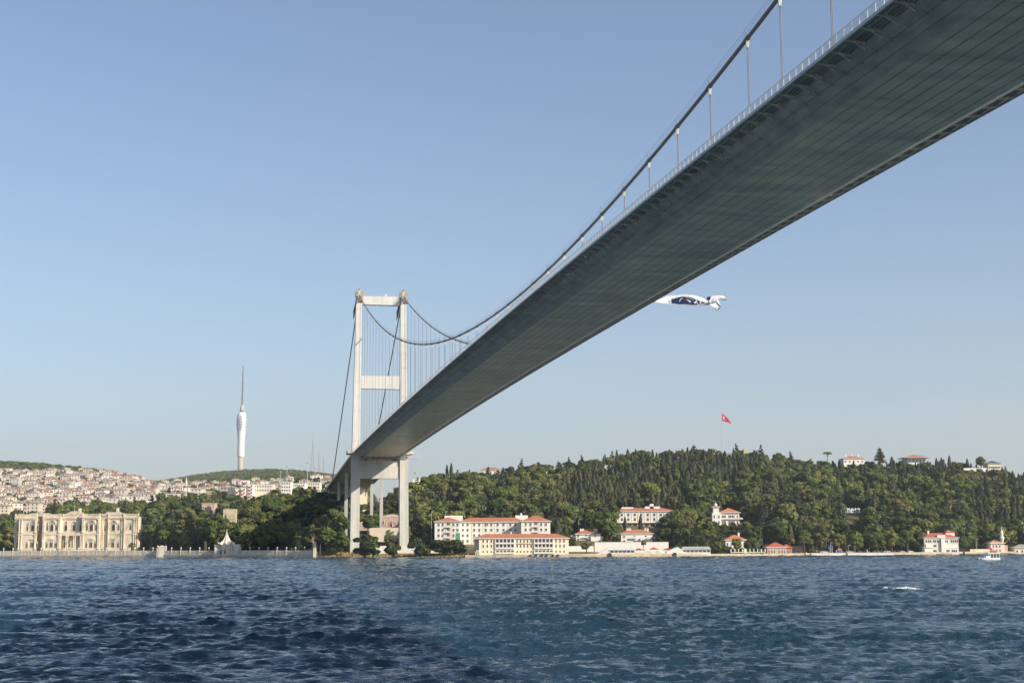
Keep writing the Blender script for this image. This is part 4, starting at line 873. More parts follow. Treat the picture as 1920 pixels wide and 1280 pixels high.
for u0, u1, y0, y1, hh in ((110, 152, 4, 14, 3.6), (186, 228, 2, 8, 2.6), (35, 95, 3, 13, 2.2)):
    mb = MB(); mb.hip(Xp(u0), Xp(u1), y0, y1, h+.3, hh, .2); mb.build('roof', mat('lead_roof', (0.42, 0.36, 0.27), .8), pal)
mb = MB(); mb.prism([(Xp(112), h+1.9), (Xp(152), h+1.9), (Xp(132), h+3.0)], 2.8, 3.6); mb.build('pediment', MARBLE, pal)
mb = MB(); mb.box(Xp(139)-.8, Xp(139)+.8, 8, 9.6, h+3, h+6); mb.build('chimney', MARBLE, pal); mb = MB(); mb.box(Xp(211)-.8, Xp(211)+.8, 8, 9.6, h+3, h+6.2); mb.build('chimney', MARBLE, pal)
p = W(139.5, 960, Yp+8); t = thing('palace_flag_pole', 'bare flag pole standing on the palace roof', 'flag pole', p); mb = MB(); mb.tube([(0, 0, -1), (0, 0, 9)], [.16, .09], 6); mb.build('pole', STEEL, t)
KEEP.append((0, 268, 900, 1020))
# quay wall of the palace park: plinth, panelled wall, posts with globes
wallm = mat('marble_wall', (0.62, 0.56, 0.46), .8, .16, .6, (1, 1, .4))
t = thing('palace_quay_wall', 'white panelled marble quay wall running the whole length of the palace park', 'wall')
mb = MB(); strip(mb, list(np.arange(-240, 589, 12))+[589], -2.5, 1.3, -.6, 3.5); mb.build('plinth', STONE, t)
mb = MB(); strip(mb, list(np.arange(-240, 589, 12))+[589], 1.3, 3.9, .2, .35); strip(mb, list(np.arange(-240, 589, 12))+[589], 3.9, 4.2, .08, .6)
for u in np.arange(-238, 588, 2.6):
    p = PX(u, float(shore(u))+.12, 2); mb.box(p.x-.16, p.x+.16, p.y-.12, p.y+.1, 1.3, 3.9)
mb.build('panelled_wall', wallm, t)
for u in list(np.arange(-221, 395, 17.5))+[451, 468.5, 485.5, 502.5, 519.5, 537, 554, 571]:
    if 292 < u < 314 or 396 < u < 446: continue
    p = PX(u, float(shore(u))+.3, 2); mb = MB(); mb.box(p.x-.35, p.x+.35, p.y-.3, p.y+.45, 1.3, 4.5); mb.lathe([(.12, 4.5), (.15, 5.2), (.42, 5.3), (.5, 5.75), (.3, 6.1), (.05, 6.4)], 8, 0, p.x, p.y); mb.build('wall_post', wallm, t)
p = PX(303, float(shore(303)), 0); t2 = thing('gate_pier', 'square marble gate pier with a pediment in the palace quay wall', 'gate pier', p)
mb = MB(); mb.box(-2.0, 2.0, -1.2, 1, 0, 6.2); mb.box(-2.3, 2.3, -1.4, 1.2, 6.2, 6.7); mb.prism([(-2.1, 6.7), (2.1, 6.7), (0, 7.6)], -1.2, 1); mb.box(-1.2, 1.2, -1.3, -1.19, 2.2, 5.4)
for x in (-2.7, 2.7): mb.box(x-.4, x+.4, -.9, .6, 0, 6.4); mb.lathe([(.4, 6.4), (.5, 6.9), (.1, 7.5)], 8, 0, x, -.15)
mb.build('pier', wallm, t2)
p = PX(590, float(shore(590)), 0); t2 = thing('end_pillar', 'pale end pillar with rust red board where the palace wall meets the grassy bank', 'pillar', p)
mb = MB(); mb.box(-.9, .9, -.6, .8, -1, 9.2); mb.box(-1.1, 1.1, -.8, 1.0, 9.2, 9.5); mb.build('pillar', wallm, t2)
mb = MB(); mb.box(-1.9, -.5, -.75, -.61, 9.0, 12.4); mb.box(-1.3, -1.1, -.6, -.5, 6, 12.3); mb.build('sign_board', mat('rust_red_board', (0.33, 0.13, 0.08)), t2)
p = PX(600.5, float(shore(600))+6, 0); t2 = thing('stone_post', 'lone weathered stone post on the grassy bank beside the end pillar', 'post', p)
mb = MB(); mb.taper(0, 0, 0, 6.8, .9, .7, .7, .6); mb.lathe([(.35, 6.8), (.5, 7.2), (.1, 7.9)], 8); mb.build('post', wallm, t2)
# sea pavilion with tent-like roof
p = PX(423, float(shore(423))+1, 0); s = S(p.y); pv = thing('sea_pavilion', 'small white kiosk with swept tent-like roof and spire on the palace quay wall', 'pavilion', p)
Q = lambda u: (u-421)*s
mb = MB(); mb.lathe([(4.3, .5), (4.3, 6.0), (4.6, 6.1), (4.6, 6.6)], 8, 0, Q(421), 2, ph=R(22.5)); mb.box(Q(400), Q(412), 0, 4, .5, 7.8); mb.box(Q(434), Q(446), 0, 4, .5, 8.0)
for a, b in ((400, 412), (434, 446)): mb.box(Q(a)-.2, Q(b)+.2, -.2, 4.2, 7.3, 7.7)
mb.build('wall', wallm, pv)
for u, hh in ((421, 3.3), (430, 3.0), (412.5, 3.0)): link('window', window_mesh(1.2, hh, 'arch', frame=wallm), pv, (Q(u), -2.0 if u == 421 else -1.1, 2.0))
mb = MB(); n = 8; prof = [(5.9, 8.6), (4.6, 9.0), (3.0, 10.2), (1.7, 12.0), (.8, 14.2), (.35, 16.0), (.12, 17.8)]; i0 = 0
for r, z in prof:
    for j in range(16):
        a = R(22.5)*j; rr = r*(1.0 if j % 2 == 0 else .72); zz = z - (1.4 if j % 2 and r > 4 else 0) + (0 if r < 5 else (.9 if j % 2 == 0 else -.6)); mb.v.append((Q(421)+rr*math.cos(a), 2+rr*math.sin(a), zz))
for k in range(len(prof)-1):
    for j in range(16): a = k*16+j; b = k*16+(j+1) % 16; mb.f.append((a, b, b+16, a+16)); mb.m.append(0)
mb.f.append(tuple(range(len(mb.v)-16, len(mb.v)))); mb.m.append(0); mb.f.append(tuple(range(15, -1, -1))); mb.m.append(0)
mb.build('roof', wallm, pv)

# ------------------------------------------------------------------ television tower, masts, minarets, flood lights, flags
Yt = 4500.; s = S(Yt); o = W(450.3, 886, Yt); t = thing('television_tower', 'tall slender white television tower with bulging observation body on the far hill', 'tower', o, R(0))
WH2 = mat('tower_cladding', (0.78, 0.77, 0.75), .5, .05, .02); q = s/4.925; zz = lambda y: (1098-y)*q
mb = MB(); mb.lathe([(24*q, -30), (24*q, zz(960))], 24); mb.build('shaft', mat('warm_concrete', (0.42, 0.37, 0.29), .8, .1, .02), t, smooth=True)
body = [(31, 950), (33, 905), (32, 893), (31, 850), (32, 800), (34, 760), (38, 720), (43, 680), (46, 645), (45.5, 610), (42, 580), (37, 558), (30, 543), (22, 538)]
mb = MB(); mb.lathe([(26*q, zz(957))]+[(r*q, zz(y)) for r, y in body], 32)
for y in (905, 918, 931, 944): mb.lathe([(33.6*q, zz(y)), (33.6*q, zz(y-4))], 32)
mb.build('body', WH2, t, smooth=False)
mb = MB()
for k, y in enumerate(range(577, 715, 14)):
    r = np.interp(y, [b[1] for b in body[::-1]], [b[0] for b in body[::-1]])*q
    ha = R(26-abs(k-4)*3.2)
    for c in (R(-90), R(-90)+R(75), R(-90)-R(75), R(90)):
        A = np.linspace(c-ha, c+ha, 7); off = s*1.2
        for a, b in zip(A[:-1], A[1:]):
            P_ = lambda g, y_: ((r+.6)*math.cos(g)+off*0, (r+.6)*math.sin(g), zz(y_))
            mb.poly([P_(a, y+5.0), P_(b, y+5.0), P_(b, y), P_(a, y)])
mb.build('window_band', DARK, t)
mb = MB(); mb.lathe([(20*q, zz(540)), (20*q, zz(526))], 20); mb.build('neck', DARK, t); mb = MB(); mb.lathe([(22*q, zz(526)), (19*q, zz(500)), (13*q, zz(482)), (9*q, zz(472))], 20); mb.build('cap', GREY, t)
mb = MB(); mb.lathe([(8*q, zz(472)), (6.5*q, zz(300)), (4.2*q, zz(110)), (3*q, zz(105))], 10)
for y in (415, 343, 270, 197): mb.lathe([(10*q, zz(y)), (10*q, zz(y-6))], 10)
mb.build('mast', mat('mast_grey', (0.16, 0.16, 0.18)), t)
for k in range(5): mb = MB(); y = 105-k*13; mb.lathe([(2.4*q, zz(y)), (2.2*q, zz(y-12.8))], 8); mb.build('aerial', FRAME if k % 2 else RED, t)
for y0, w0 in ((0, 0),):
    t.rotation_euler = (0, R(0.4), 0)
def lattice(u, base, top, Y, w0, label):
    s = S(Y); o = W(u, base, Y); hh = (base-top)*s; t = thing('lattice_mast', label, 'mast', o, 0, 'lattice radio masts on the far hill'); mb = MB()
    n = 9; rr = lambda k: max(.10, (1-k/n)**1.6)*w0/2+.35
    for k in range(n):
        z0, z1 = hh*.78*k/n, hh*.78*(k+1)/n; a, b = rr(k), rr(k+1)
        for sx, sy in ((-1, -1), (1, -1), (1, 1), (-1, 1)):
            mb.bar((sx*a, sy*a, z0), (sx*b, sy*b, z1), .42)
        for (ax, ay), (bx_, by) in (((-1, -1), (1, -1)), ((1, -1), (1, 1)), ((1, 1), (-1, 1)), ((-1, 1), (-1, -1))):
            mb.bar((ax*a, ay*a, z0), (bx_*b, by*b, z1), .22); mb.bar((bx_*a, by*a, z0), (ax*b, ay*b, z1), .22); mb.bar((ax*a, ay*a, z0), (bx_*a, by*a, z0), .22)
    mb.build('frame', mat('mast_steel', (0.33, 0.31, 0.31)), t); mb = MB(); mb.tube([(0, 0, hh*.76), (0, 0, hh)], [.6, .35], 6); mb.build('aerial', MATS['mast_steel'], t)
lattice(585.5, 890, 811, 4300, 16, 'tallest lattice mast on the far hill, beside the white dome')
lattice(597.5, 893, 842, 4300, 8, 'middle lattice mast on the far hill')
lattice(606, 893, 854, 4300, 6, 'shorter lattice mast just left of the approach viaduct')
o = W(588, 892, 4250); t = thing('radar_dome', 'white radar dome on the far hill below the lattice masts', 'dome', o); mb = MB(); mb.lathe([(5*S(4250), -1)]+[(5.2*S(4250)*math.cos(a), 3+5.5*S(4250)*math.sin(a)*.85) for a in np.linspace(-.2, 1.5, 8)], 18); mb.build('shell', WH2, t, smooth=True)
def minaret(u, base, top, Y, r, lab):
    s = S(Y); o = W(u, base, Y); hh = (base-top)*s; t = thing('minaret', lab, 'minaret', o); mb = MB()
    mb.lathe([(r*1.5, -12), (r*1.5, hh*.18), (r, hh*.22), (r*.95, hh*.60), (r*1.6, hh*.63), (r*1.6, hh*.67), (r*.85, hh*.672), (r*.8, hh*.82)], 12, 0); mb.build('shaft', WHITE, t)
    mb = MB(); mb.lathe([(r*.95, hh*.82), (r*.5, hh*.91), (.12, hh)], 12); mb.build('spire', mat('lead_grey', (0.35, 0.36, 0.37)), t)
minaret(259, 925, 898, 2150, 1.5, 'white minaret at the right foot of the hillside town')
minaret(348.5, 930, 893, 1900, 1.3, 'tall thin white minaret in the middle of the valley town')
def floodlight(u, base, top, Y, lab):
    s = S(Y); o = W(u, base, Y); hh = (base-top)*s; t = thing('floodlight_pole', lab, 'light pole', o, 0, 'tall light poles before the far hill'); mb = MB(); mb.tube([(0, 0, -4), (0, 0, hh-.8)], [.42, .22], 8); mb.build('pole', STEEL, t)
    mb = MB(); mb.lathe([(.3, hh-.9), (1.3, hh-.6), (1.4, hh), (.3, hh+.2)], 10); mb.build('lamp_head', GREY, t)
floodlight(537.5, 910, 874, 1500, 'light pole standing above the town, left of the lattice masts'); floodlight(576, 910, 866.5, 1450, 'light pole nearest the lattice masts'); floodlight(525, 915, 884, 1500, 'shorter light pole leftmost above the valley town'); floodlight(779, 905, 886, 1290, 'light pole beside the white house right of the bridge pier')
# hilltop flag
p = W(1355, 842, 1318); t = thing('hilltop_flag', 'red flag with white crescent and star flying on a tall pole on the hilltop', 'flag', (p.x, p.y, p.z-4)); s = S(1318); hh = 71*s+4
mb = MB(); mb.tube([(0, 0, -2), (-.25, 0, hh)], [.4, .16], 8); mb.build('pole', STEEL, t)
def flagpt(a, b):                                         # a along the fly, b down the hoist
    ztop = -5.5*a-a*a*3.2; zbot = -7.0-1.5*a-1.3*a*a
    return Vector((.15+8.0*a, .9*math.sin(a*7+b)*a+.0, hh-1.6+ztop*(1-b)+zbot*b))
mb = MB(); N, M_ = 14, 8
for i in range(N):
    for j in range(M_):
        A = [flagpt((i+di)/N, (j+dj)/M_) for di, dj in ((0, 0), (1, 0), (1, 1), (0, 1))]; mb.poly(A)
fl = mb.build('flag', RED, t); sm_ = fl.modifiers.new('cloth', 'SOLIDIFY'); sm_.thickness = .05
mb = MB()
def emb(x, y): q = flagpt(.33+x, .5+y); return q+Vector((0, -.12, 0))
out = [(.20*math.cos(a), .27*math.sin(a)) for a in np.linspace(R(40), R(320), 16)]; inn = [(.055+.155*math.cos(a), .21*math.sin(a)) for a in np.linspace(R(48), R(312), 16)]
for k in range(15): mb.poly([emb(*out[k]), emb(*out[k+1]), emb(*inn[k+1]), emb(*inn[k])])
st = [(.16+(.09 if k % 2 == 0 else .035)*math.cos(R(180+36*k)), (.12 if k % 2 == 0 else .05)*math.sin(R(180+36*k))) for k in range(10)]
mb.poly([emb(*q) for q in st]); e_ = mb.build('crescent_and_star', FRAME, fl); e_.modifiers.new('cloth', 'SOLIDIFY').thickness = .05
# lettering on the hillside
p = W(1600, 962, hit(1600, 966).y-2); t = thing('hillside_sign', 'white lettering of four lower case letters on the wooded slope', 'sign', p)
KEEP.append((1577, 1624, p.y-120, p.y+6)); KEEPS = p.y
mb = MB()
for x in (-4.6, -1.5, 1.5, 4.6): mb.bar((x, .4, -6), (x, .4, 3), .18)
mb.bar((-5.5, .4, .2), (5.5, .4, .2), .15); mb.build('frame', DARK, t)
sg = mat('white_sign_letters', (0.80, 0.82, 0.86), .5, .02)
for ch, x in (('m', -3.9), ('e', -.75), ('s', 1.75), ('a', 4.1)):
    fc = bpy.data.curves.new('letter', 'FONT'); fc.body = ch; fc.size = 6.4; fc.extrude = .15; fc.offset = .05; fc.align_x = 'CENTER'; fo = link('letter', fc)
    bpy.context.view_layer.update(); lm = bpy.data.meshes.new_from_object(fo.evaluated_get(bpy.context.evaluated_depsgraph_get())); bpy.data.objects.remove(fo)
    lm.materials.clear(); lm.materials.append(sg); fo = link('letter', lm, t, (x, 0, .4)); fo.rotation_euler = (R(90), 0, 0); fo.scale = (.82, 1.15, 1)

# ------------------------------------------------------------------ banner streaming from the far edge of the deck
NAVY = mat('navy_print', (0.012, 0.024, 0.075), .8, .1); CLOTH = mat('white_banner_cloth', (0.80, 0.77, 0.76), .85, .05, .5)
best = min(np.arange(400, 700, 1.0), key=lambda q_: abs(proj(*B(q_, 16.7, dz(q_)-.4))[0]-1222)); Pb = B(best, 16.7, dz(best)-.4); Yb = Pb.y
T0 = [(0, 540), (500, 330), (650, 322), (800, 309), (960, 318), (1100, 362), (1250, 432), (1330, 470)]; B0 = [(0, 640), (270, 447), (450, 470), (700, 492), (1000, 503), (1250, 492), (1330, 540)]
zf = lambda x, y: (1200+x/9.6, 520+y/9.6)
def bpt(a, b):
    x = 250+a*1040; yt = np.interp(x, [q[0] for q in T0], [q[1] for q in T0]); yb = np.interp(x, [q[0] for q in B0], [q[1] for q in B0])
    u, v = zf(x, yt+(yb-yt)*b); dd = 1.1*math.sin(a*6.5+b*1.5)*(.3+a)+.8*math.sin(b*3.0+a*3)
    return W(u, v, Yb+1.5+dd)
ban = thing('streaming_banner', 'long white banner with navy panel streaming from the far edge of the bridge deck', 'banner', bpt(0, .5)); bo = ban.location.copy()
def surf(a0, a1, b0, b1, nx, ny, m, name, off=0.0, par=None, shape=None):
    mb = MB()
    for i in range(nx):
        for j in range(ny):
            mb.poly([bpt(a0+(a1-a0)*(i+di)/nx, (b0+(b1-b0)*(j+dj)/ny) if shape is None else shape(a0+(a1-a0)*(i+di)/nx, (j+dj)/ny))-bo+Vector((0, -off, 0)) for di, dj in ((0, 0), (1, 0), (1, 1), (0, 1))])
    o = mb.build(name, m, par or ban, smooth=True); o.modifiers.new('cloth', 'SOLIDIFY').thickness = .04; return o
cl = surf(0, 1, 0, 1, 44, 10, CLOTH, 'cloth')
mb = MB(); mb.bar(Pb-bo, bpt(0, .2)-bo, .08); mb.bar(Pb-bo, bpt(0, .8)-bo, .08); mb.build('rope', CABLE_L, ban)
def navyshape(a, t_):
    x = 250+a*1040; top = np.interp(x, [570, 690, 760, 900, 1170], [.42, .24, .20, .24, .60]); bot = np.interp(x, [570, 700, 780, 1000, 1080, 1170], [.92, .95, .93, .92, .80, .66]); return top+(bot-top)*t_
surf((565-250)/1040, (1170-250)/1040, 0, 1, 30, 6, NAVY, 'navy_panel', .07, cl, navyshape)
def arcs(pts, m, wd=.22):
    mb = MB(); P = []
    for x, y in pts:
        a = (x-250)/1040; yt = np.interp(x, [q[0] for q in T0], [q[1] for q in T0]); yb = np.interp(x, [q[0] for q in B0], [q[1] for q in B0]); P.append(bpt(a, (y-yt)/(yb-yt))-bo+Vector((0, -.14, 0)))
    for k, (p, q) in enumerate(zip(P[:-1], P[1:])):
        w_ = wd*(.35+.65*math.sin(math.pi*(k+.7)/len(P))); mb.bar(p, q, w_, .05, up=(0, 1, 0))
    return mb
BLU = mat('pale_blue_print', (0.30, 0.42, 0.52))
for pts, m, wd in (([(712, 440), (725, 405), (750, 388), (775, 380)], BLU, .35), ([(765, 378), (800, 392), (835, 410)], RED, .42), ([(810, 395), (850, 410), (885, 428), (910, 450)], CLOTH, .42), ([(800, 355), (840, 365), (880, 378), (925, 395), (965, 412)], BLU, .3), ([(545, 410), (553, 455)], BLU, .6)):
    arcs(pts, m, wd).build('printed_arc', m, cl)
mb = MB()
for pts in (((970, 468), (1000, 440), (1020, 415)), ((990, 465), (1015, 452)), ((1025, 455), (1040, 470)), ((1050, 400), (1075, 385)), ((1075, 430), (1098, 440)), ((1075, 462), (1100, 455)), ((1120, 430), (1165, 428)), ((1060, 418), (1085, 408))):
    q = arcs(pts, CLOTH, .2); n0 = len(mb.v); mb.v += q.v; mb.f += [tuple(i+n0 for i in f) for f in q.f]; mb.m += q.m
mb.build('printed_marks', CLOTH, cl)
def tail(T, Bm, d0, name, m=CLOTH):
    mb = MB(); n = 18; tt = np.linspace(0, 1, n+1)
    cu = lambda C: [np.array([np.interp(x_, np.linspace(0, 1, len(C)), [c[k] for c in C]) for k in (0, 1)]) for x_ in tt]
    A, Bq = cu(T), cu(Bm)
    for i in range(n):
        for j in range(4):
            P = []
            for di, dj in ((0, 0), (1, 0), (1, 1), (0, 1)):
                f = (j+dj)/4; c = A[i+di]*(1-f)+Bq[i+di]*f; u, v = zf(*c); P.append(W(u, v, Yb+1.5+d0+.3*math.sin(tt[i+di]*5+f*3))-bo)
            mb.poly(P)
    o = mb.build(name, m, ban, smooth=True); o.modifiers.new('cloth', 'SOLIDIFY').thickness = .05
tail([(1240, 440), (1290, 335), (1400, 330), (1480, 330), (1530, 355), (1565, 380)], [(1260, 470), (1320, 430), (1390, 395), (1440, 385), (1500, 418), (1545, 405)], -.4, 'tail')
tail([(1220, 425), (1320, 440), (1380, 500), (1440, 545)], [(1240, 490), (1300, 530), (1360, 585), (1425, 580)], .3, 'tail')
tail([(1330, 430), (1395, 400), (1430, 470), (1462, 520)], [(1325, 440), (1370, 430), (1400, 490), (1440, 545)], .8, 'tail')
tail([(1190, 385), (1230, 350), (1270, 345)], [(1195, 390), (1230, 410), (1260, 430)], -.1, 'navy_corner', NAVY)
# ------------------------------------------------------------------ trees
LEAF = ramp_random('broad_leaves', [(0.050, 0.080, 0.022), (0.092, 0.128, 0.032), (0.160, 0.185, 0.046), (0.100, 0.138, 0.044), (0.215, 0.220, 0.062), (0.17, 0.165, 0.062), (0.070, 0.105, 0.034)], .7, .28, .4)
CYP = ramp_random('cypress_needles', [(0.050, 0.064, 0.034), (0.072, 0.084, 0.044), (0.098, 0.104, 0.056), (0.120, 0.108, 0.062)], .8, .12, .35)
CED = ramp_random('cedar_needles', [(0.058, 0.074, 0.046), (0.085, 0.100, 0.060), (0.118, 0.124, 0.072)], .8, .12, .35)
BUSHM = ramp_random('shrub_leaves', [(0.04, 0.062, 0.02), (0.065, 0.085, 0.026), (0.085, 0.10, 0.034)], .75, .2, .3)
BARK = mat('tree_bark', (0.10, 0.075, 0.05), .95, .3, 1.5)
def leaves(centres, normals, size, rng, jit=.55, asp=1.0):
    n = len(centres); nn = normals + rng.normal(0, jit, (n, 3)); nn /= np.linalg.norm(nn, axis=1)[:, None]+1e-9
    ref = rng.normal(0, 1, (n, 3)); t1 = np.cross(nn, ref); t1 /= np.linalg.norm(t1, axis=1)[:, None]+1e-9; t2 = np.cross(nn, t1)
    sz = (size*rng.uniform(.6, 1.35, n))[:, None]/2
    V = np.stack([centres-t1*sz-t2*sz*asp*.6, centres+t1*sz-t2*sz*asp, centres+t1*sz*.7+t2*sz*asp, centres-t1*sz+t2*sz*asp*.8], 1)
    return V.reshape(-1, 3)
def sphere(n, rng): v = rng.normal(0, 1, (n, 3)); return v/np.linalg.norm(v, axis=1)[:, None]
def leafmesh(name, V, m):
    me = bpy.data.meshes.new(name); npmesh(me, V, np.arange(len(V)).reshape(-1, 4), False); me.materials.append(m); return me
def broad(seed, hgt=13.0, rad=5.0, base=.28, lobes=15, n=2600, size=.95, flat=1.0, m=LEAF):
    r = np.random.default_rng(seed); C = []; Nn = []
    cz0 = hgt*(base+(1-base)/2); hz = hgt*(1-base)/2
    for k in range(lobes):
        d = sphere(1, r)[0]; q = r.uniform(.45, .78); c = np.array([d[0]*rad*q, d[1]*rad*q, cz0+d[2]*hz*q*flat]); lr = rad*r.uniform(.30, .50)
        if c[2] < hgt*(base+.05): lr *= .8
        m_ = int(n/lobes*(lr/(rad*.4))**2); dd = sphere(m_, r); dd[:, 2] = np.where(dd[:, 2] < -.3, -dd[:, 2], dd[:, 2]); rr = lr*r.uniform(.72, 1.08, m_)[:, None]
        C.append(c+dd*rr*np.array([1, 1, .82])); Nn.append(dd+np.array([0, 0, .25]))
    C = np.concatenate(C); Nn = np.concatenate(Nn)
    crown = leafmesh('crown', leaves(C, Nn, size, r), m)
    mb = MB(); th = rad*.075+.12; mb.tube([(0, 0, -1.5), (.1, .05, hgt*base), (.2, -.1, hgt*.62), (.1, .1, hgt*.85)], [th*1.4, th, th*.6, th*.15], 7)
    for k in range(6):
        a = r.uniform(0, 6.28); z = hgt*(base+.04+.07*k); mb.tube([(.1, 0, z), (math.cos(a)*rad*.35, math.sin(a)*rad*.35, z+hgt*.12), (math.cos(a)*rad*.65, math.sin(a)*rad*.65, z+hgt*.2)], [th*.5, th*.3, th*.1], 5)
    return [('crown', crown), ('trunk', mb.mesh('trunk', [BARK]))]
def cypress(seed, hgt=16.0, rad=1.7, n=1300):
    r = np.random.default_rng(seed); t = r.uniform(0, 1, n)**.85; prof = np.clip(np.minimum((t+.02)*7, 1), 0, 1)*np.clip((1-t), 0, 1)**.55
    a = r.uniform(0, 6.283, n); lump = 1+.22*np.sin(3*a+seed+t*9)+.15*np.sin(5*a-t*17); rr = rad*prof*lump*r.uniform(.75, 1.1, n)
    C = np.stack([rr*np.cos(a), rr*np.sin(a), .9+t*(hgt-.9)], 1); Nn = np.stack([np.cos(a), np.sin(a), np.full(n, .25)], 1)
    crown = leafmesh('crown', leaves(C, Nn, .62, r, .4, 1.7), CYP)
    mb = MB(); mb.tube([(0, 0, -1.5), (0, 0, hgt*.5), (0, 0, hgt*.9)], [.28, .2, .05], 6)
    return [('crown', crown), ('trunk', mb.mesh('trunk', [BARK]))]
def cedar(seed, hgt=17.0, rad=5.5, n=2300):
    r = np.random.default_rng(seed); C = []; Nn = []; T = 10
    for k in range(T):
        z = hgt*(.22+.76*k/(T-1)); R_ = rad*(1-.80*(k/(T-1))**1.3)*r.uniform(.8, 1.1)
        for j in range(5 if k < 6 else 3):
            a = r.uniform(0, 6.28); c = np.array([math.cos(a)*R_*.55, math.sin(a)*R_*.55, z+r.uniform(-.5, .5)]); m_ = int(n/(T*4.4)); d = sphere(m_, r)
            C.append(c+d*np.array([R_*.48, R_*.48, .5])); Nn.append(d*np.array([.4, .4, .5])+np.array([0, 0, .8]))
    crown = leafmesh('crown', leaves(np.concatenate(C), np.concatenate(Nn), .75, r, .5), CED)
    mb = MB(); mb.tube([(0, 0, -1.5), (.1, 0, hgt*.5), (0, 0, hgt*.97)], [.45, .3, .06], 7)
    for k in range(9):
        a = r.uniform(0, 6.28); z = hgt*(.22+.07*k); R_ = rad*.6*(1-.08*k); mb.tube([(0, 0, z), (math.cos(a)*R_, math.sin(a)*R_, z+.4)], [.14, .05], 5)
    return [('crown', crown), ('trunk', mb.mesh('trunk', [BARK]))]
def umbrella(seed, hgt=13.0, rad=5.5, n=1900):
    r = np.random.default_rng(seed); C = []; Nn = []
    for k in range(12):
        a = r.uniform(0, 6.28); q = r.uniform(0, .75)*rad; c = np.array([math.cos(a)*q, math.sin(a)*q, hgt*.86-q*.12]); m_ = n//12; d = sphere(m_, r); d[:, 2] = np.abs(d[:, 2])*1.0-.15
        C.append(c+d*np.array([rad*.36, rad*.36, 1.5])); Nn.append(d+np.array([0, 0, .5]))
    crown = leafmesh('crown', leaves(np.concatenate(C), np.concatenate(Nn), .8, r, .5), LEAF)
    mb = MB(); mb.tube([(0, 0, -1.5), (.3, 0, hgt*.45), (.2, .2, hgt*.84)], [.35, .25, .12], 7)
    for k in range(7):
        a = k*.9; mb.tube([(.25, .1, hgt*.55), (math.cos(a)*rad*.5, math.sin(a)*rad*.5, hgt*.84)], [.15, .06], 5)
    return [('crown', crown), ('trunk', mb.mesh('trunk', [BARK]))]
def shrub(seed, hgt=4.0, rad=2.4): return broad(seed, hgt, rad, -.25, 11, 1100, .5, 1.0, BUSHM)
PROTO = {
 'broadleaf_tree': [broad(1), broad(2, 12, 5.4, .24, 17, 2800), broad(3, 14.5, 4.6, .3, 14, 2500), broad(4, 11, 5.0, .22, 13, 2500), broad(5, 15, 5.6, .26, 19, 3000), broad(6, 10, 4.2, .2, 11, 2000)],
 'cypress_tree': [cypress(11, 16, 2.2, 1500), cypress(12, 19, 2.5, 1800), cypress(13, 14, 1.9, 1250), cypress(14, 16, 2.9, 1800)],
 'cedar_tree': [cedar(21), cedar(22, 19, 5.0), cedar(23, 15, 6.0)],
 'umbrella_pine': [umbrella(31), umbrella(32, 11, 5.0)],
 'shrub': [shrub(41), shrub(42, 3.4, 2.8), shrub(43, 4.8, 2.2)],
}
TREEN = [0]
def tree(kind, p, label, group=None, sc=1.0, var=None, rz=None, sx=1.0):
    k = RNG.integers(len(PROTO[kind])) if var is None else var % len(PROTO[kind])
    cat = {'broadleaf_tree': 'tree', 'cypress_tree': 'cypress', 'cedar_tree': 'cedar', 'umbrella_pine': 'pine', 'shrub': 'shrub'}[kind]
    t = thing(kind, label, cat, p, RNG.uniform(0, 6.28) if rz is None else rz, group); t.scale = (sc*sx, sc*sx, sc)
    for nm, me in PROTO[kind][k]: link(nm, me, t)
    return t
HT = {'broadleaf_tree': [13, 12, 14.5, 11, 15, 10], 'cypress_tree': [16, 19, 14, 16], 'cedar_tree': [17, 19, 15], 'umbrella_pine': [13, 11], 'shrub': [4, 3.4, 4.8]}
# forest sites on a jittered grid over the hills
def blocked(u, Y):
    for a, b, y0, y1 in KEEP:
        if a < u < b and y0 < Y < y1: return True
    return False
def axis_sl(x, y):
    dx, dy = x+83.144, y-908.785; return dx*math.sin(TH)-dy*math.cos(TH), dx*math.cos(TH)+dy*math.sin(TH)
sites = []
def scatter(x0, x1, y0, y1, step, fn):
    for yy in np.arange(y0, y1, step*.92):
        for xx in np.arange(x0, x1, step):
            x = xx+RNG.uniform(-.42, .42)*step; y = yy+RNG.uniform(-.42, .42)*step; u = float(ucol(x, y)); r = fn(x, y, u)
            if r: sites.append((*r, x, y, u))
def inpoly(u, v, P):
    c = False; j = len(P)-1
    for i in range(len(P)):
        if (P[i][1] > v) != (P[j][1] > v) and u < (P[j][0]-P[i][0])*(v-P[i][1])/(P[j][1]-P[i][1])+P[i][0]: c = not c
        j = i
    return c
BELT = [(1030, 985), (1040, 930), (1100, 900), (1190, 872), (1300, 868), (1420, 872), (1440, 905), (1400, 925), (1330, 935), (1300, 975), (1140, 990)]
BELT2 = [(1500, 872), (1640, 872), (1920, 900), (2000, 1000), (1840, 1000), (1800, 930), (1650, 915), (1560, 890)]
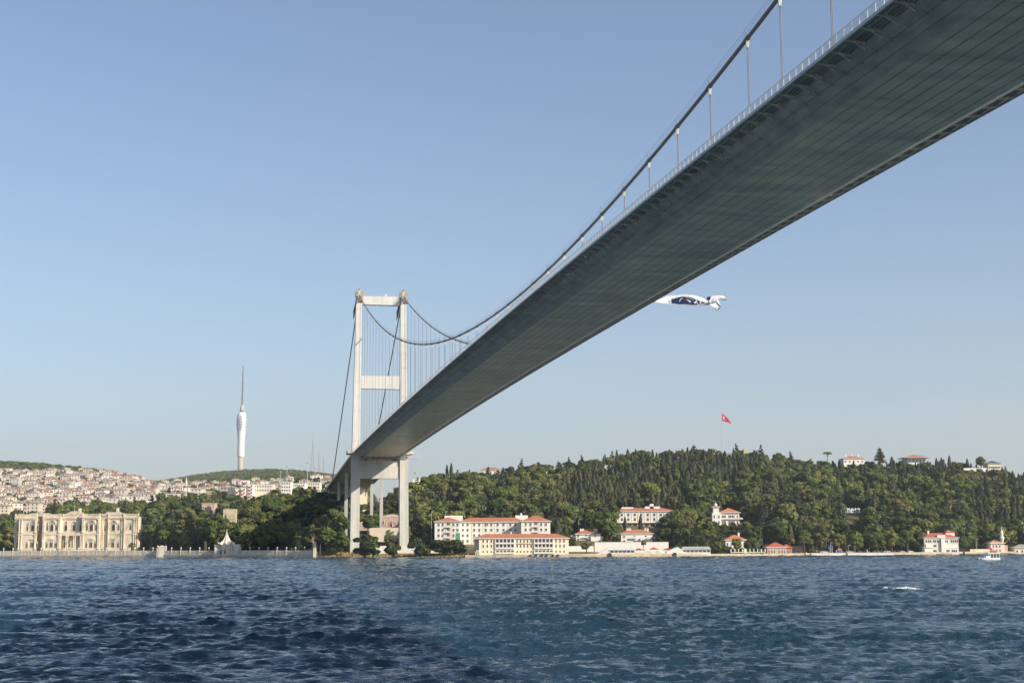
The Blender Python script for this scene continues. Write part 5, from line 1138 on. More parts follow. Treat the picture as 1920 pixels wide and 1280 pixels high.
def right_hill(x, y, u):
    s_ = shore(u); d = y-s_
    if u < 752 or u > 2000 or d < (66 if u < 1270 else 26) or y > 1370 or blocked(u, y): return None
    z = g1(x, y); _, v = proj(x, y, z); sl = axis_sl(x, y)
    if y > 1290 and RNG.random() < .35: return None
    if inpoly(u, v, BELT): kind = 'cypress_tree' if RNG.random() < .90 else 'broadleaf_tree'; zone = 'belt'
    elif inpoly(u, v, BELT2): q = RNG.random(); kind = 'cypress_tree' if q < .55 else ('cedar_tree' if q < .7 else 'broadleaf_tree'); zone = 'east'
    else:
        q = RNG.random(); kind = 'broadleaf_tree' if q < .74 else ('cedar_tree' if q < .87 else ('cypress_tree' if q < .96 else 'umbrella_pine'))
        zone = 'middle' if u < 1100 else 'east'
    if y > 1240: zone = 'ridge'
    if y > 1225: return kind, zone, RNG.uniform(.6, .92)
    return kind, zone, float(RNG.choice([.6, .8, .95, 1.1, 1.25, 1.4])*RNG.uniform(.92, 1.08)) if kind == 'broadleaf_tree' else RNG.uniform(.7, 1.15)
def left_hill(x, y, u):
    s_ = shore(u); d = y-s_
    if u < -230 or u > 752 or d < 40 or y > 1235 or blocked(u, y): return None
    sl, l = axis_sl(x, y)
    if sl < -252 and -20 < l < 20: return None
    if u < 92 and y > 1090: return None if RNG.random() < .75 else ('broadleaf_tree', 'park', RNG.uniform(.7, 1.0))
    kind = 'broadleaf_tree' if RNG.random() < .93 else 'cedar_tree'
    if u > 655: return (kind, 'pier', RNG.uniform(.6, .9)) if d > 66 else None
    if sl > -140 and abs(l) < 20: return (kind, 'park', RNG.uniform(.6, .85))
    return kind, 'park', RNG.uniform(.85, 1.3) if u > 330 else RNG.uniform(.9, 1.3)
scatter(-80, 620, 900, 1375, 8.8, right_hill)
scatter(-540, -60, 930, 1240, 9.5, left_hill)
LAB = {
 ('broadleaf_tree', 'park'): 'leafy round crowned tree in the park wood between palace and bridge', ('cedar_tree', 'park'): 'layered dark cedar among the round trees of the palace park',
 ('broadleaf_tree', 'pier'): 'leafy tree seen through the gap between the bridge pier legs', ('cedar_tree', 'pier'): 'layered cedar seen through the gap between the bridge pier legs',
 ('broadleaf_tree', 'middle'): 'leafy green tree on the wooded slope above the barracks', ('cedar_tree', 'middle'): 'layered dark cedar on the wooded slope above the barracks', ('cypress_tree', 'middle'): 'slim dark cypress among the leafy trees above the barracks', ('umbrella_pine', 'middle'): 'flat topped pine on the wooded slope above the barracks',
 ('broadleaf_tree', 'belt'): 'leafy tree standing among the dense cypresses above the hotel', ('cypress_tree', 'belt'): 'tall dark cypress in the dense cypress wood above the hotel',
 ('broadleaf_tree', 'east'): 'leafy green tree on the hillside right of the domed mansion', ('cedar_tree', 'east'): 'layered dark cedar on the hillside right of the domed mansion', ('cypress_tree', 'east'): 'dark cypress on the hillside right of the domed mansion', ('umbrella_pine', 'east'): 'flat topped pine on the hillside right of the domed mansion',
 ('broadleaf_tree', 'ridge'): 'leafy tree with its crown against the sky on the ridge', ('cedar_tree', 'ridge'): 'layered cedar standing against the sky on the ridge', ('cypress_tree', 'ridge'): 'pointed cypress standing against the sky on the ridge', ('umbrella_pine', 'ridge'): 'flat topped pine standing against the sky on the ridge'}
GRP = {'park': 'trees of the palace park', 'pier': 'trees behind the bridge pier', 'middle': 'trees above the barracks', 'belt': 'trees of the cypress wood', 'east': 'trees of the right hillside', 'ridge': 'trees on the ridge'}
sites = [q+(g1(q[3], q[4]),) for q in sites]
rest = {}
for kind, lim in (('broadleaf_tree', 285), ('cypress_tree', 290), ('cedar_tree', 200), ('umbrella_pine', 60)):
    L_ = sorted([q for q in sites if q[0] == kind], key=lambda q: q[4]/q[2])
    L_ = [q for q in L_ if -25 < q[5] < 1945]+[q for q in L_ if not -25 < q[5] < 1945]
    for q in L_[:lim]:
        _, zone, sc, x, y, u, z = q; tree(kind, (x, y, z-.3), LAB[(kind, zone)], GRP[zone], sc)
    rest[kind] = L_[lim:]
# the remaining hundreds of each kind: one object of many, instanced on its own points
def stuff(name, label, kind, pts, protos=None):
    """pts = (x, y, z, scale): one object that scatters the kind's models over these points"""
    if not pts: return
    c = bpy.data.collections.new(name + '_models')
    src = PROTO[kind] if protos is None else protos
    for k, parts in enumerate(src):
        for nm, me_ in parts[:1]:
            o = bpy.data.objects.new(f'{name}_{k:02d}', me_); c.objects.link(o)
    me = bpy.data.meshes.new(name); me.from_pydata([p[:3] for p in pts], [], [])
    at = me.attributes.new('size', 'FLOAT', 'POINT'); at.data.foreach_set('value', [p[3] for p in pts])
    at = me.attributes.new('turn', 'FLOAT', 'POINT'); at.data.foreach_set('value', [float(RNG.uniform(0, 6.28)) if len(p) < 5 else p[4] for p in pts])
    at = me.attributes.new('pick', 'INT', 'POINT'); at.data.foreach_set('value', [int(RNG.integers(len(src))) for p in pts])
    o = link(name, me); o['kind'] = 'stuff'; o['label'] = label
    g = bpy.data.node_groups.new(name, 'GeometryNodeTree'); g.interface.new_socket('Geometry', in_out='INPUT', socket_type='NodeSocketGeometry'); g.interface.new_socket('Geometry', in_out='OUTPUT', socket_type='NodeSocketGeometry')
    N = g.nodes.new; L = g.links.new; gi, go = N('NodeGroupInput'), N('NodeGroupOutput')
    ip = N('GeometryNodeInstanceOnPoints'); ci = N('GeometryNodeCollectionInfo'); ci.inputs['Collection'].default_value = c; ci.inputs['Separate Children'].default_value = True; ci.inputs['Reset Children'].default_value = True
    ip.inputs['Pick Instance'].default_value = True
    def attr(nm, ty): a = N('GeometryNodeInputNamedAttribute'); a.data_type = ty; a.inputs['Name'].default_value = nm; return [s for s in a.outputs if s.enabled][0]
    cx = N('ShaderNodeCombineXYZ'); L(attr('turn', 'FLOAT'), cx.inputs['Z'])
    L(gi.outputs[0], ip.inputs['Points']); L(ci.outputs[0], ip.inputs['Instance']); L(attr('pick', 'INT'), ip.inputs['Instance Index']); L(cx.outputs[0], ip.inputs['Rotation']); L(attr('size', 'FLOAT'), ip.inputs['Scale']); L(ip.outputs[0], go.inputs[0])
    md = o.modifiers.new('scatter', 'NODES'); md.node_group = g
    return o
for kind, nm, lab in (('broadleaf_tree', 'leafy_woodland', 'mass of leafy trees covering the upper hillsides'), ('cypress_tree', 'cypress_woodland', 'mass of dark cypresses covering the upper hillside'), ('cedar_tree', 'cedar_woodland', 'mass of cedars on the upper hillside')):
    stuff(nm, lab, kind, [(q[3], q[4], q[6]-.3, q[2]) for q in rest[kind]])
# low undergrowth under the wood, and the distant woods
und = []
for k in range(6500):
    u = RNG.uniform(752, 1960); y = RNG.uniform(shore(u)+(64 if u < 1060 else 24), 1340); p = PX(u, y, 20)
    if not blocked(u, y): und.append((p.x, y, g1(p.x, y)-.4, RNG.uniform(.7, 1.5)))
for k in range(2300):
    u = RNG.uniform(-220, 752); y = RNG.uniform(shore(u)+30, 1210); p = PX(u, y, 10); sl, l = axis_sl(p.x, y)
    if not blocked(u, y) and not (u > 655 and y < shore(u)+60): und.append((p.x, y, g1(p.x, y)-.4, RNG.uniform(.7, 1.6)))
for u0, u1, ya, yb in ((1316, 1392, KEEPM-98, KEEPM-9), (1577, 1624, KEEPS-118, KEEPS-42)):
    for k in range(150):
        u = RNG.uniform(u0, u1); y = RNG.uniform(ya, yb); p = PX(u, y, 20); und.append((p.x, y, g1(p.x, y)-.4, RNG.uniform(.7, 1.35)))
stuff('undergrowth', 'low bushy undergrowth filling the gaps between the trees', 'shrub', und)
far = []
for k in range(11000):
    y = RNG.uniform(2750, 4750); u = RNG.uniform(225, 900); 
    x = (u-960)/F*(y*CP+30*SP); z = g1(x, y)
    if y < 3300 and RNG.random() < .5: continue
    far.append((x, y, z-3.0, RNG.uniform(.75, 1.2)))
for k in range(2400):
    y = RNG.uniform(2350, 2720); u = RNG.uniform(-260, 255); x = (u-960)/F*(y*CP+30*SP)
    if u > 95 and y < 2520 and RNG.random() < .8: continue
    far.append((x, y, g1(x, y)-1.0, RNG.uniform(.7, 1.25)))
lowp = [broad(61, 13, 6, .1, 10, 520, 2.0), broad(62, 12, 6.5, .1, 12, 600, 2.0), broad(63, 15, 5.5, .1, 9, 520, 2.0)]
stuff('distant_woodland', 'dark wood covering the far hills behind the town', 'broadleaf_tree', far, lowp)

# trees and shrubs that stand out one by one
def at(u, base, Y): p = W(u, base, Y); return Vector((p.x, Y, max(p.z, .5)))
for kind, u, b, Y, sc, var, sx, lab in (
 ('broadleaf_tree', 630, 1014, 945, .9, 2, 1.2, 'leafy tree hiding the pink wall left of the bridge pier'),
 ('broadleaf_tree', 645, 1004, 958, 1.05, 1, 1.0, 'dark tree at the foot of the left approach columns'),
 ('broadleaf_tree', 622, 1000, 965, 1.1, 4, 1.0, 'dark tree in the shade below the approach deck'),
 ('broadleaf_tree', 604, 1008, 950, 1.1, 0, 1.1, 'dark tree at the edge of the bridge shadow'),
 ('broadleaf_tree', 419, 1004, 1034, .95, 2, 1.0, 'tree before the left part of the stepped cream wall'),
 ('broadleaf_tree', 437, 1006, 1030, .8, 0, 1.0, 'tree before the right part of the stepped cream wall'),
 ('shrub', 684, 1037, 868, 2.9, 0, 1.15, 'big round shrub in front of the left pier leg of the bridge'),
 ('shrub', 700, 1038, 862, 1.3, 1, 1.4, 'low shrub right of the big round one under the bridge'),
 ('shrub', 737, 1039, 862, 2.4, 2, .9, 'upright shrub just left of the right pier leg'),
 ('shrub', 781, 1035, 868, 2.3, 0, 1.0, 'round shrub right of the bridge pier'),
 ('shrub', 797, 1036, 870, 1.6, 1, 1.2, 'lower shrub furthest right of the bridge pier'),
 ('shrub', 832, 1033, 872, 2.0, 1, 1.6, 'wide dark shrub below the stair with green netting'),
 ('shrub', 855, 1034, 868, 1.9, 0, 1.7, 'broad shrub left of the yellow quayside hall'),
 ('broadleaf_tree', 617, 1036, 905, 1.3, 1, 1.1, 'large leafy tree just left of the bridge pier on the bank'),
 ('broadleaf_tree', 639, 1036, 900, 1.15, 3, 1.0, 'leafy tree touching the left pier leg of the bridge'),
 ('broadleaf_tree', 690, 1000, 945, .8, 0, 1.1, 'dark leafy tree before the pink wall between the pier legs'),
 ('broadleaf_tree', 728, 1022, 905, .62, 3, 1.0, 'small tree right of the thin bridge column'),
 ('broadleaf_tree', 702, 1022, 905, .60, 5, 1.0, 'small tree left of the thin bridge column'),
 ('broadleaf_tree', 760, 1018, 930, .8, 2, 1.0, 'leafy tree just right of the right pier leg'),
 ('broadleaf_tree', 1100, 1037, 862, .72, 5, 1.15, 'round tree on the quay left of the retaining wall'),
 ('broadleaf_tree', 1207, 1030, 872, .42, 2, .9, 'slim little tree in front of the retaining wall'),
 ('broadleaf_tree', 1140, 1012, 950, 1.05, 1, 1.1, 'large light green tree left of the hillside hotel'),
 ('broadleaf_tree', 1264, 994, 958, .85, 4, 1.0, 'big dark tree in front of the right end of the hotel'),
 ('broadleaf_tree', 1248, 1014, 915, .62, 0, 1.3, 'dark leafy tree right of the white terraced villa'),
 ('broadleaf_tree', 1325, 1032, 895, 1.35, 2, 1.0, 'tall grey green tree behind the grey roofed pavilion'),
 ('broadleaf_tree', 1348, 1036, 885, .75, 5, .9, 'dark tree left of the orange roofed house'),
 ('broadleaf_tree', 1381, 1038, 882, .72, 0, .9, 'dark upright tree before the orange roofed house'),
 ('broadleaf_tree', 1408, 1038, 884, .85, 3, 1.1, 'round garden tree between the house and the pink building'),
 ('cypress_tree', 1172, 994, 955, .62, 2, 1.1, 'small cypress left of the two before the hotel'),
 ('cypress_tree', 1201, 994, 955, .62, 0, 1.1, 'small cypress right of the two before the hotel'),
 ('cedar_tree', 1465, 985, 990, 1.25, 0, 1.1, 'bare greyish cedar standing above the pink building'),
 ('cedar_tree', 1492, 985, 985, 1.35, 1, 1.1, 'great dark cedar above the dark shed'),
 ('cedar_tree', 1660, 1015, 960, 1.1, 2, 1.0, 'dark spreading cedar behind the park trees'),
 ('broadleaf_tree', 1508, 1034, 905, 1.0, 1, 1.0, 'leafy park tree just right of the dark shed'),
 ('broadleaf_tree', 1540, 1034, 912, 1.15, 4, 1.0, 'tall park tree left of the blue slide'),
 ('broadleaf_tree', 1572, 1035, 910, .9, 0, 1.0, 'park tree right above the blue slide'),
 ('broadleaf_tree', 1602, 1035, 912, 1.0, 1, 1.15, 'broad yellowish park tree in the middle of the park quay'),
 ('broadleaf_tree', 1645, 1035, 914, 1.0, 3, 1.15, 'round yellowish park tree with clear trunk'),
 ('broadleaf_tree', 1672, 1035, 916, .95, 0, 1.0, 'park tree left of the last ones before the mansion'),
 ('broadleaf_tree', 1702, 1035, 920, 1.05, 2, 1.0, 'tall park tree left of the white seaside mansion'),
 ('broadleaf_tree', 1724, 1034, 930, .9, 5, .9, 'park tree touching the left side of the seaside mansion'),
 ('broadleaf_tree', 1808, 1034, 930, .9, 3, .8, 'tree against the right side of the seaside mansion'),
 ('broadleaf_tree', 1908, 1014, 985, 1.1, 1, 1.1, 'large dark tree behind the minaret at the right edge'),
 ('broadleaf_tree', 385, 1030, 985, 1.35, 4, 1.2, 'large brownish round tree left of the white kiosk'),
 ('broadleaf_tree', 283, 1030, 1000, 1.3, 2, 1.0, 'tall tree beside the right end of the palace'),
 ('broadleaf_tree', 310, 1028, 995, 1.25, 1, 1.1, 'leafy tree behind the marble gate pier'),
 ('broadleaf_tree', 345, 1010, 1015, 1.45, 0, 1.2, 'tall broad tree in the middle of the palace park'),
 ('broadleaf_tree', 455, 1034, 960, 1.0, 3, 1.1, 'tree just right of the white kiosk'),
 ('broadleaf_tree', 500, 1034, 950, 1.2, 5, 1.2, 'dark tree behind the shaded part of the palace wall'),
 ('broadleaf_tree', 545, 1034, 940, 1.15, 1, 1.1, 'dark tree in the bridge shadow near the end of the palace wall'),
 ('cedar_tree', 560, 1036, 925, .55, 2, 1.3, 'low spreading conifer at the right end of the palace wall'),
 ('umbrella_pine', 1700, 960, 1080, 1.1, 0, 1.2, 'broad flat topped pine in the middle of the right hillside'),
 ('cypress_tree', 838, 893, 1316, .75, 2, 1.0, 'small cypress left of the faded ridge roof'), ('cypress_tree', 846, 893, 1312, .75, 0, 1.0, 'small cypress beside the faded ridge roof'),
 ('umbrella_pine', 1552, 868, 1318, .95, 1, .9, 'dark flat pine on the skyline left of the white walled villa'),
 ('cedar_tree', 1650, 872, 1318, 1.0, 2, 1.0, 'spreading cedar on the skyline between the villa and the wide eaved mansion'),
 ('broadleaf_tree', 1840, 878, 1315, .95, 3, 1.0, 'dark round tree left of the mansard roofed hall')):
    tree(kind, at(u, b, Y), lab, None, sc, var, None, sx)
def screen(u0, u1, v, Y, what):
    for u in np.arange(u0-2, u1+3, 7.5):
        uu = u+RNG.uniform(-2, 2); p = W(uu, v+RNG.uniform(-1.5, 2.5), Y-RNG.uniform(13, 20)); gz = g1(p.x, p.y); hh = p.z-gz; kind = 'cypress_tree' if RNG.random() < .2 else 'broadleaf_tree'; var = int(RNG.integers(len(HT[kind]))); sc = float(np.clip(hh/HT[kind][var], .4, 1.9))
        tree(kind, (p.x, p.y, gz-.3), ('leafy tree' if kind[0] == 'b' else 'cypress')+' hiding the lower walls of '+what, 'trees in front of the ridge houses', sc, var)
screen(1582, 1621, 869, 1322, 'the white ridge villa'); screen(1702, 1736, 867, 1325, 'the wide eaved ridge mansion'); screen(1806, 1878, 879, 1312, 'the mansard roofed ridge hall'); screen(901, 940, 888, 1320, 'the red roofed ridge house')
screen(750, 808, 913, 1278, 'the blocky ridge houses beside the pier'); screen(800, 856, 898, 1308, 'the pale roofed ridge houses')
YEL = ramp_random('golden_leaves', [(0.24, 0.21, 0.05), (0.30, 0.26, 0.07)], .75, .2, .2)
for u, b, Y, sc, lab in ((1397, 953, 1040, .5, 'golden yellow bush right above the domed mansion'), (1482, 1024, 915, .55, 'golden yellow tree behind the pink building')):
    t = thing('broadleaf_tree', lab, 'tree', at(u, b, Y), 1.0); t.scale = (sc,)*3
    for nm, me_ in broad(71 if sc > .5 else 72, 10, 4.6, .1, 9, 1500, .9, 1.0, YEL): link(nm, me_, t)
# date palm by the palace
p = PX(247, float(shore(247))+6, 3.0); t = thing('palm_tree', 'date palm with arching fronds in front of the right end of the palace', 'palm', p); mb = MB(); mb.tube([(0, 0, -1), (0, 0, 2), (.1, 0, 5.2)], [.55, .45, .5], 8); mb.build('trunk', BARK, t)
mb = MB(); r_ = np.random.default_rng(5)
for k in range(44):
    a = k*2.4; e = r_.uniform(-.5, 1.3); Ln = r_.uniform(3.6, 5.0); P = []
    for q in np.linspace(0, 1, 7): P.append(Vector((math.cos(a)*Ln*q*math.cos(e)*(1-.1*q), math.sin(a)*Ln*q*math.cos(e), 5.2+Ln*(q*math.sin(e)-.75*q*q))))
    sd = Vector((-math.sin(a), math.cos(a), 0))
    for i in range(6):
        w0, w1 = .35*math.sin(math.pi*(i/6*.9+.08)), .35*math.sin(math.pi*((i+1)/6*.9+.08))
        mb.poly([P[i]-sd*w0-Vector((0, 0, .1)), P[i], P[i+1], P[i+1]-sd*w1-Vector((0, 0, .1))]); mb.poly([P[i], P[i]+sd*w0-Vector((0, 0, .1)), P[i+1]+sd*w1-Vector((0, 0, .1)), P[i+1]])
mb.build('crown', mat('palm_fronds', (0.06, 0.075, 0.03), .7, .25, .8), t)
# dry grass on the bank below the pier
r_ = np.random.default_rng(8); n = 9000; u = r_.uniform(592, 876, n); dd = r_.uniform(1.5, 22, n); y = shore(u)+dd; x = (u-960)/F*(y*CP-5*SP); z = ground(x, y)
tuft = []
a = r_.uniform(0, 6.28, n); hh = r_.uniform(.35, 1.1, n); V = np.stack([np.stack([x-np.cos(a)*.35, y-np.sin(a)*.35, z-.1], 1), np.stack([x+np.cos(a)*.35, y+np.sin(a)*.35, z-.1], 1), np.stack([x+np.cos(a)*.5, y+np.sin(a)*.2, z+hh], 1), np.stack([x-np.cos(a)*.4, y-np.sin(a)*.5, z+hh*.8], 1)], 1).reshape(-1, 3)
GR = mat('dry_grass', (0.30, 0.22, 0.09), .95, .4, .08); o = link('dry_grass', leafmesh('dry_grass', V, GR)); o['kind'] = 'stuff'; o['label'] = 'dry yellow grass on the bank below the bridge pier'
# rocks along the water line under the pier
mb = MB()
for k in range(46):
    uu = 596+6.1*k+r_.uniform(-2, 2); p = PX(uu, float(shore(uu))+r_.uniform(-.6, 1.4), 0); q = r_.uniform(.4, 1.1); mb.lathe([(q*.9, -1), (q, .05), (q*.7, .35+q*.2), (q*.2, .5+q*.25)], 6, 0, p.x, p.y, r_.uniform(0, 3))
o = mb.build('shore_rocks', mat('brown_rock', (0.17, 0.11, 0.065), .9, .35, .8)); o['kind'] = 'stuff'; o['label'] = 'brown rocks along the waterline below the bridge pier'
# ------------------------------------------------------------------ hillside town
PLAST = ramp_random('town_plaster', [(0.58, 0.54, 0.47), (0.66, 0.62, 0.55), (0.56, 0.49, 0.42), (0.62, 0.55, 0.42), (0.70, 0.67, 0.62), (0.48, 0.45, 0.41), (0.60, 0.50, 0.44)], .85, 0, .08)
TROOF = ramp_random('town_roofs', [(0.30, 0.17, 0.125), (0.34, 0.22, 0.17), (0.30, 0.25, 0.22), (0.40, 0.35, 0.30), (0.36, 0.21, 0.15)], .9, 0, .15)
def wallgrid(w, d, h, fl):
    """four walls in one welded skin, window panes as faces of the grid"""
    mb = MB(); zs = [-9]+[z for f in range(fl) for z in (f*3.0+.9, f*3.0+2.3)]+[h]
    for (ax, ay), (bx_, by), L_ in (((-w/2, -d/2), (w/2, -d/2), w), ((w/2, -d/2), (w/2, d/2), d), ((w/2, d/2), (-w/2, d/2), w), ((-w/2, d/2), (-w/2, -d/2), d)):
        n = max(2, int(L_/3.3)); ts = [0.0]+[t for k in range(n) for t in ((k+.5)/n-.6/L_, (k+.5)/n+.6/L_)]+[1.0]
        for i in range(len(ts)-1):
            for j in range(len(zs)-1):
                P = [(ax+(bx_-ax)*t, ay+(by-ay)*t, z) for t, z in ((ts[i], zs[j]), (ts[i+1], zs[j]), (ts[i+1], zs[j+1]), (ts[i], zs[j+1]))]
                mb.poly(P, 1 if i % 2 == 1 and j % 2 == 1 else 0)
    me = mb.mesh('wall', [PLAST, GLASS]); bm = bmesh.new(); bm.from_mesh(me); bmesh.ops.remove_doubles(bm, verts=bm.verts, dist=.001); bm.to_mesh(me); bm.free(); return me
def town_house(seed, w, d, fl, roof):
    h = fl*3.0; rb = MB()
    if roof: rb.hip(-w/2, w/2, -d/2, d/2, h+.01, roof, .5)
    else:
        rb.box(-w/2-.2, w/2+.2, -d/2-.2, d/2+.2, h+.01, h+.35); rb.box(-w*.2, w*.15, -d*.1, d*.3, h+.36, h+2.4)
    return [('wall', wallgrid(w, d, h, fl)), ('roof', rb.mesh('roof', [TROOF]))], h
TP = [town_house(1, 11, 11, 3, 2.2), town_house(2, 13, 11, 4, 0), town_house(3, 9, 10, 4, 1.8), town_house(4, 14, 12, 3, 2.6), town_house(5, 12, 12, 5, 0), town_house(6, 10, 10, 3, 0), town_house(7, 16, 11, 3, 2.4), town_house(8, 11, 12, 5, 1.6)]
hs_ = []
for yy in np.arange(1330, 2480, 17.5):
    wdt = yy/F
    for uu in np.arange(-240, 640, 15.0/wdt):
        u = uu+RNG.uniform(-4, 4)/wdt; y = yy+RNG.uniform(-6, 6); x = (u-960)/F*(y*CP+40*SP); z = g1(x, y); _, v = proj(x, y, z+11)
        crest = np.interp(u, [-240, 0, 60, 100, 140, 200, 250, 290, 640], [2240, 2240, 2300, 2360, 2420, 2470, 2470, 2300, 2200])
        if y > crest or RNG.random() < .14: continue
        if 95 < u < 620 and v > 950: continue
        if u > 280 and (y < 1480 or RNG.random() < .72): continue
        hs_.append((y, x, z, u, v))
hs_.sort(); cand = [q for q in hs_ if q[3] > -22]+[q for q in hs_ if q[3] <= -22]
ind = cand[:298]; oth = cand[298:]
for y, x, z, u, v in ind:
    k = int(RNG.integers(len(TP))); t = thing('town_house', 'small plastered house on the lower slope of the crowded hillside town' if u < 270 else 'small plastered house in the valley town behind the park trees', 'house', (x, y, z), RNG.choice([0, 0, .15, -.2, .35, -.45]), 'houses of the hillside town')
    for nm, me_ in TP[k][0]: link(nm, me_, t)
def joined(k):
    v = []; f = []; m_ = []; me = bpy.data.meshes.new('town_house_model')
    for nm, q in TP[k][0]:
        n0 = len(v); v += [tuple(p.co) for p in q.vertices]; f += [tuple(j+n0 for j in p.vertices) for p in q.polygons]; m_ += [2 if nm == 'roof' else p.material_index for p in q.polygons]
    me.from_pydata(v, [], f)
    for q in (PLAST, GLASS, TROOF): me.materials.append(q)
    me.polygons.foreach_set('material_index', m_); me.update(); return me
stuff('upper_town', 'crowd of small pale houses climbing the upper slope of the town', 'broadleaf_tree', [(x, y, z, RNG.uniform(.85, 1.1), float(RNG.choice([0, .15, -.2, .35, -.45]))) for y, x, z, u, v in oth], [[('m', joined(k))] for k in range(len(TP))])
# trees between the houses
tt = []
for k in range(2600):
    y = RNG.uniform(1350, 2450); u = RNG.uniform(-230, 640); x = (u-960)/F*(y*CP+40*SP); tt.append((x, y, g1(x, y), RNG.uniform(.5, 1.05)))
stuff('town_trees', 'scattered trees between the houses of the town', 'broadleaf_tree', tt, lowp)
# larger buildings of the town
def block(u0, u1, e, b, Y, lab, wall, acc=None, n=4, name='apartment_block', roof='flat', roofm=None, rz=0.0):
    s = S(Y); hh = (b-e)*s; fl = max(2, int(hh/3.1)); t = house(name, lab, 'apartment block', u0, u1, e, b, Y, 14, roof, 2.4, wall, [((i+.28)/fl, lin(n, .12, .88)) for i in range(fl)], 1.3, 1.5, 'bare', roofm, rz, None, 0, False, .5, False, 25)
    if acc:
        w, h, d = t['dims']
        for i in range(fl): mb = MB(); mb.box(-w*.28, w*.28, -1.4, -.01, (i+.05)*h/fl, (i+.40)*h/fl); mb.build('balcony', acc, t)
    return t
ORA = mat('orange_panels', (0.50, 0.20, 0.12)); BRICK = mat('dark_red_storey', (0.30, 0.10, 0.09)); LBL = mat('pale_blue_render', (0.42, 0.50, 0.60))
block(427, 440, 914, 938, 1420, 'dark fronted apartment block leftmost of the tall group below the television tower', mat('dark_cladding', (0.13, 0.12, 0.14)), None, 3)
block(440, 448, 916, 940, 1400, 'pale apartment block with orange balconies, left of its twin', WHITE, ORA, 2)
block(449, 459, 914, 940, 1400, 'pale apartment block with orange balconies, right of its twin', WHITE, ORA, 2)
block(453, 464, 900, 914, 1480, 'apartment block with dark red top storey below the television tower', WHITE, BRICK, 2, roofm=BRICK)
block(461, 473, 908, 938, 1405, 'narrow white apartment block with brown balconies right of the orange pair', WHITE, BRICK, 2)
block(474, 512, 908, 922, 1420, 'long pale apartment row right of the tall blocks', CREAM, None, 7)
block(527, 545, 903, 922, 1400, 'white slab block behind the leftmost light pole', WHITE, None, 4)
block(546, 572, 906, 920, 1430, 'long white slab behind the middle light pole', WHITE, None, 6)
block(572, 600, 904, 916, 1500, 'cream slab with pink end left of the approach viaduct', CREAM, None, 6)
block(375, 386, 915, 930, 1700, 'pale blue house with bright white neighbour in the valley town', LBL, None, 2, 'gabled_house', 'hip', TILE)
block(386, 396, 914, 930, 1700, 'bright white house right of the pale blue one', WHITE, None, 2, 'gabled_house', 'hip', TILE)
block(318, 330, 913, 926, 1900, 'broad house with orange roof left of the thin minaret', CREAM, None, 3, 'gabled_house', 'hip', TILE)
block(370, 384, 902, 910, 2300, 'pale palace-like block on the lower far hill', WHITE, None, 4)
block(392, 404, 907, 914, 2100, 'white flat block with roof pavilion below the far hill', WHITE, None, 4)
block(104, 124, 879, 892, 2380, 'big white hall at the top of the hillside town', WHITE, None, 5, 'white_hall')
block(37, 46, 874, 881, 2480, 'lone pale house in the wood above the town', CREAM, None, 3, 'lone_house', 'hip', TILE_OLD)
block(0, 18, 878, 890, 2270, 'stepped pale terrace block at the left edge of the town', CREAM, None, 5)
block(249, 258, 902, 916, 2200, 'brown framed tall house left of the first minaret', mat('brown_render', (0.33, 0.24, 0.21)), None, 3, 'tall_house', 'hip', TILE_OLD)
for u0, u1, e, b, Y, lab in ((290, 300, 903, 909, 3000, 'white house leftmost at the foot of the far hill'), (303, 313, 903, 909, 3050, 'white house with grey gable at the foot of the far hill'), (328, 341, 903, 909, 3000, 'pink roofed house left of the minaret on the far hill'), (483, 492, 896, 902, 3300, 'long pale house under the television tower hill'), (505, 522, 892, 898, 3500, 'red roofed house high on the far hill'), (545, 553, 895, 899, 3400, 'brownish house on the far hill above the light pole')):
    block(u0, u1, e, b, Y, lab, WHITE, None, 3, 'hill_house', 'hip', TILE_OLD)

# ------------------------------------------------------------------ small boat
p = W(1853, 1049, 620); t = thing('excursion_boat', 'small white excursion boat with open upper deck heading left near the right shore', 'boat', (p.x, 620, 0), R(8)); k = 620/F
mb = MB(); st = [(-5.6, .12, 1.55), (-4.6, .8, 1.35), (-2.5, 1.4, 1.1), (0, 1.6, 1.0), (3, 1.6, 1.0), (4.8, 1.45, 1.1)]
for (x0, w0, z0), (x1, w1, z1) in zip(st[:-1], st[1:]):
    mb.poly([(x0, -w0, z0), (x0+ .5*(x0 < -4), -w0*.75, -.5), (x1+.3*(x1 < -4), -w1*.75, -.5), (x1, -w1, z1)]); mb.poly([(x1, w1, z1), (x1+.3*(x1 < -4), w1*.75, -.5), (x0+.5*(x0 < -4), w0*.75, -.5), (x0, w0, z0)]); mb.poly([(x0, -w0, z0-.15), (x1, -w1, z1-.15), (x1, w1, z1-.15), (x0, w0, z0-.15)])
x, w, z = st[-1]; mb.poly([(x, -w, z), (x, -w*.75, -.5), (x, w*.75, -.5), (x, w, z)])
BW = mat('white_boat_paint', (0.80, 0.80, 0.79), .35, .03, .5, spec=.5); mb.build('hull', BW, t)
mb = MB(); mb.box(-.6, 4.6, -1.35, 1.35, 3.0, 3.25); 
for x in (-.5, 1.8, 4.4):
    for y in (-1.3, 1.3): mb.box(x-.06, x+.06, y-.06, y+.06, .9, 3.0)
mb.build('upper_deck', BW, t)
mb = MB(); mb.hexa([(-1.6, -1.2, .9), (.4, -1.2, .9), (.4, 1.2, .9), (-1.6, 1.2, .9), (-1.0, -1.1, 3.0), (.4, -1.1, 3.0), (.4, 1.1, 3.0), (-1.0, 1.1, 3.0)]); mb.build('wheelhouse', BW, t); mb = MB(); mb.box(-1.1, .2, -1.24, 1.24, 1.9, 2.7); mb.build('window', GLASS, t)
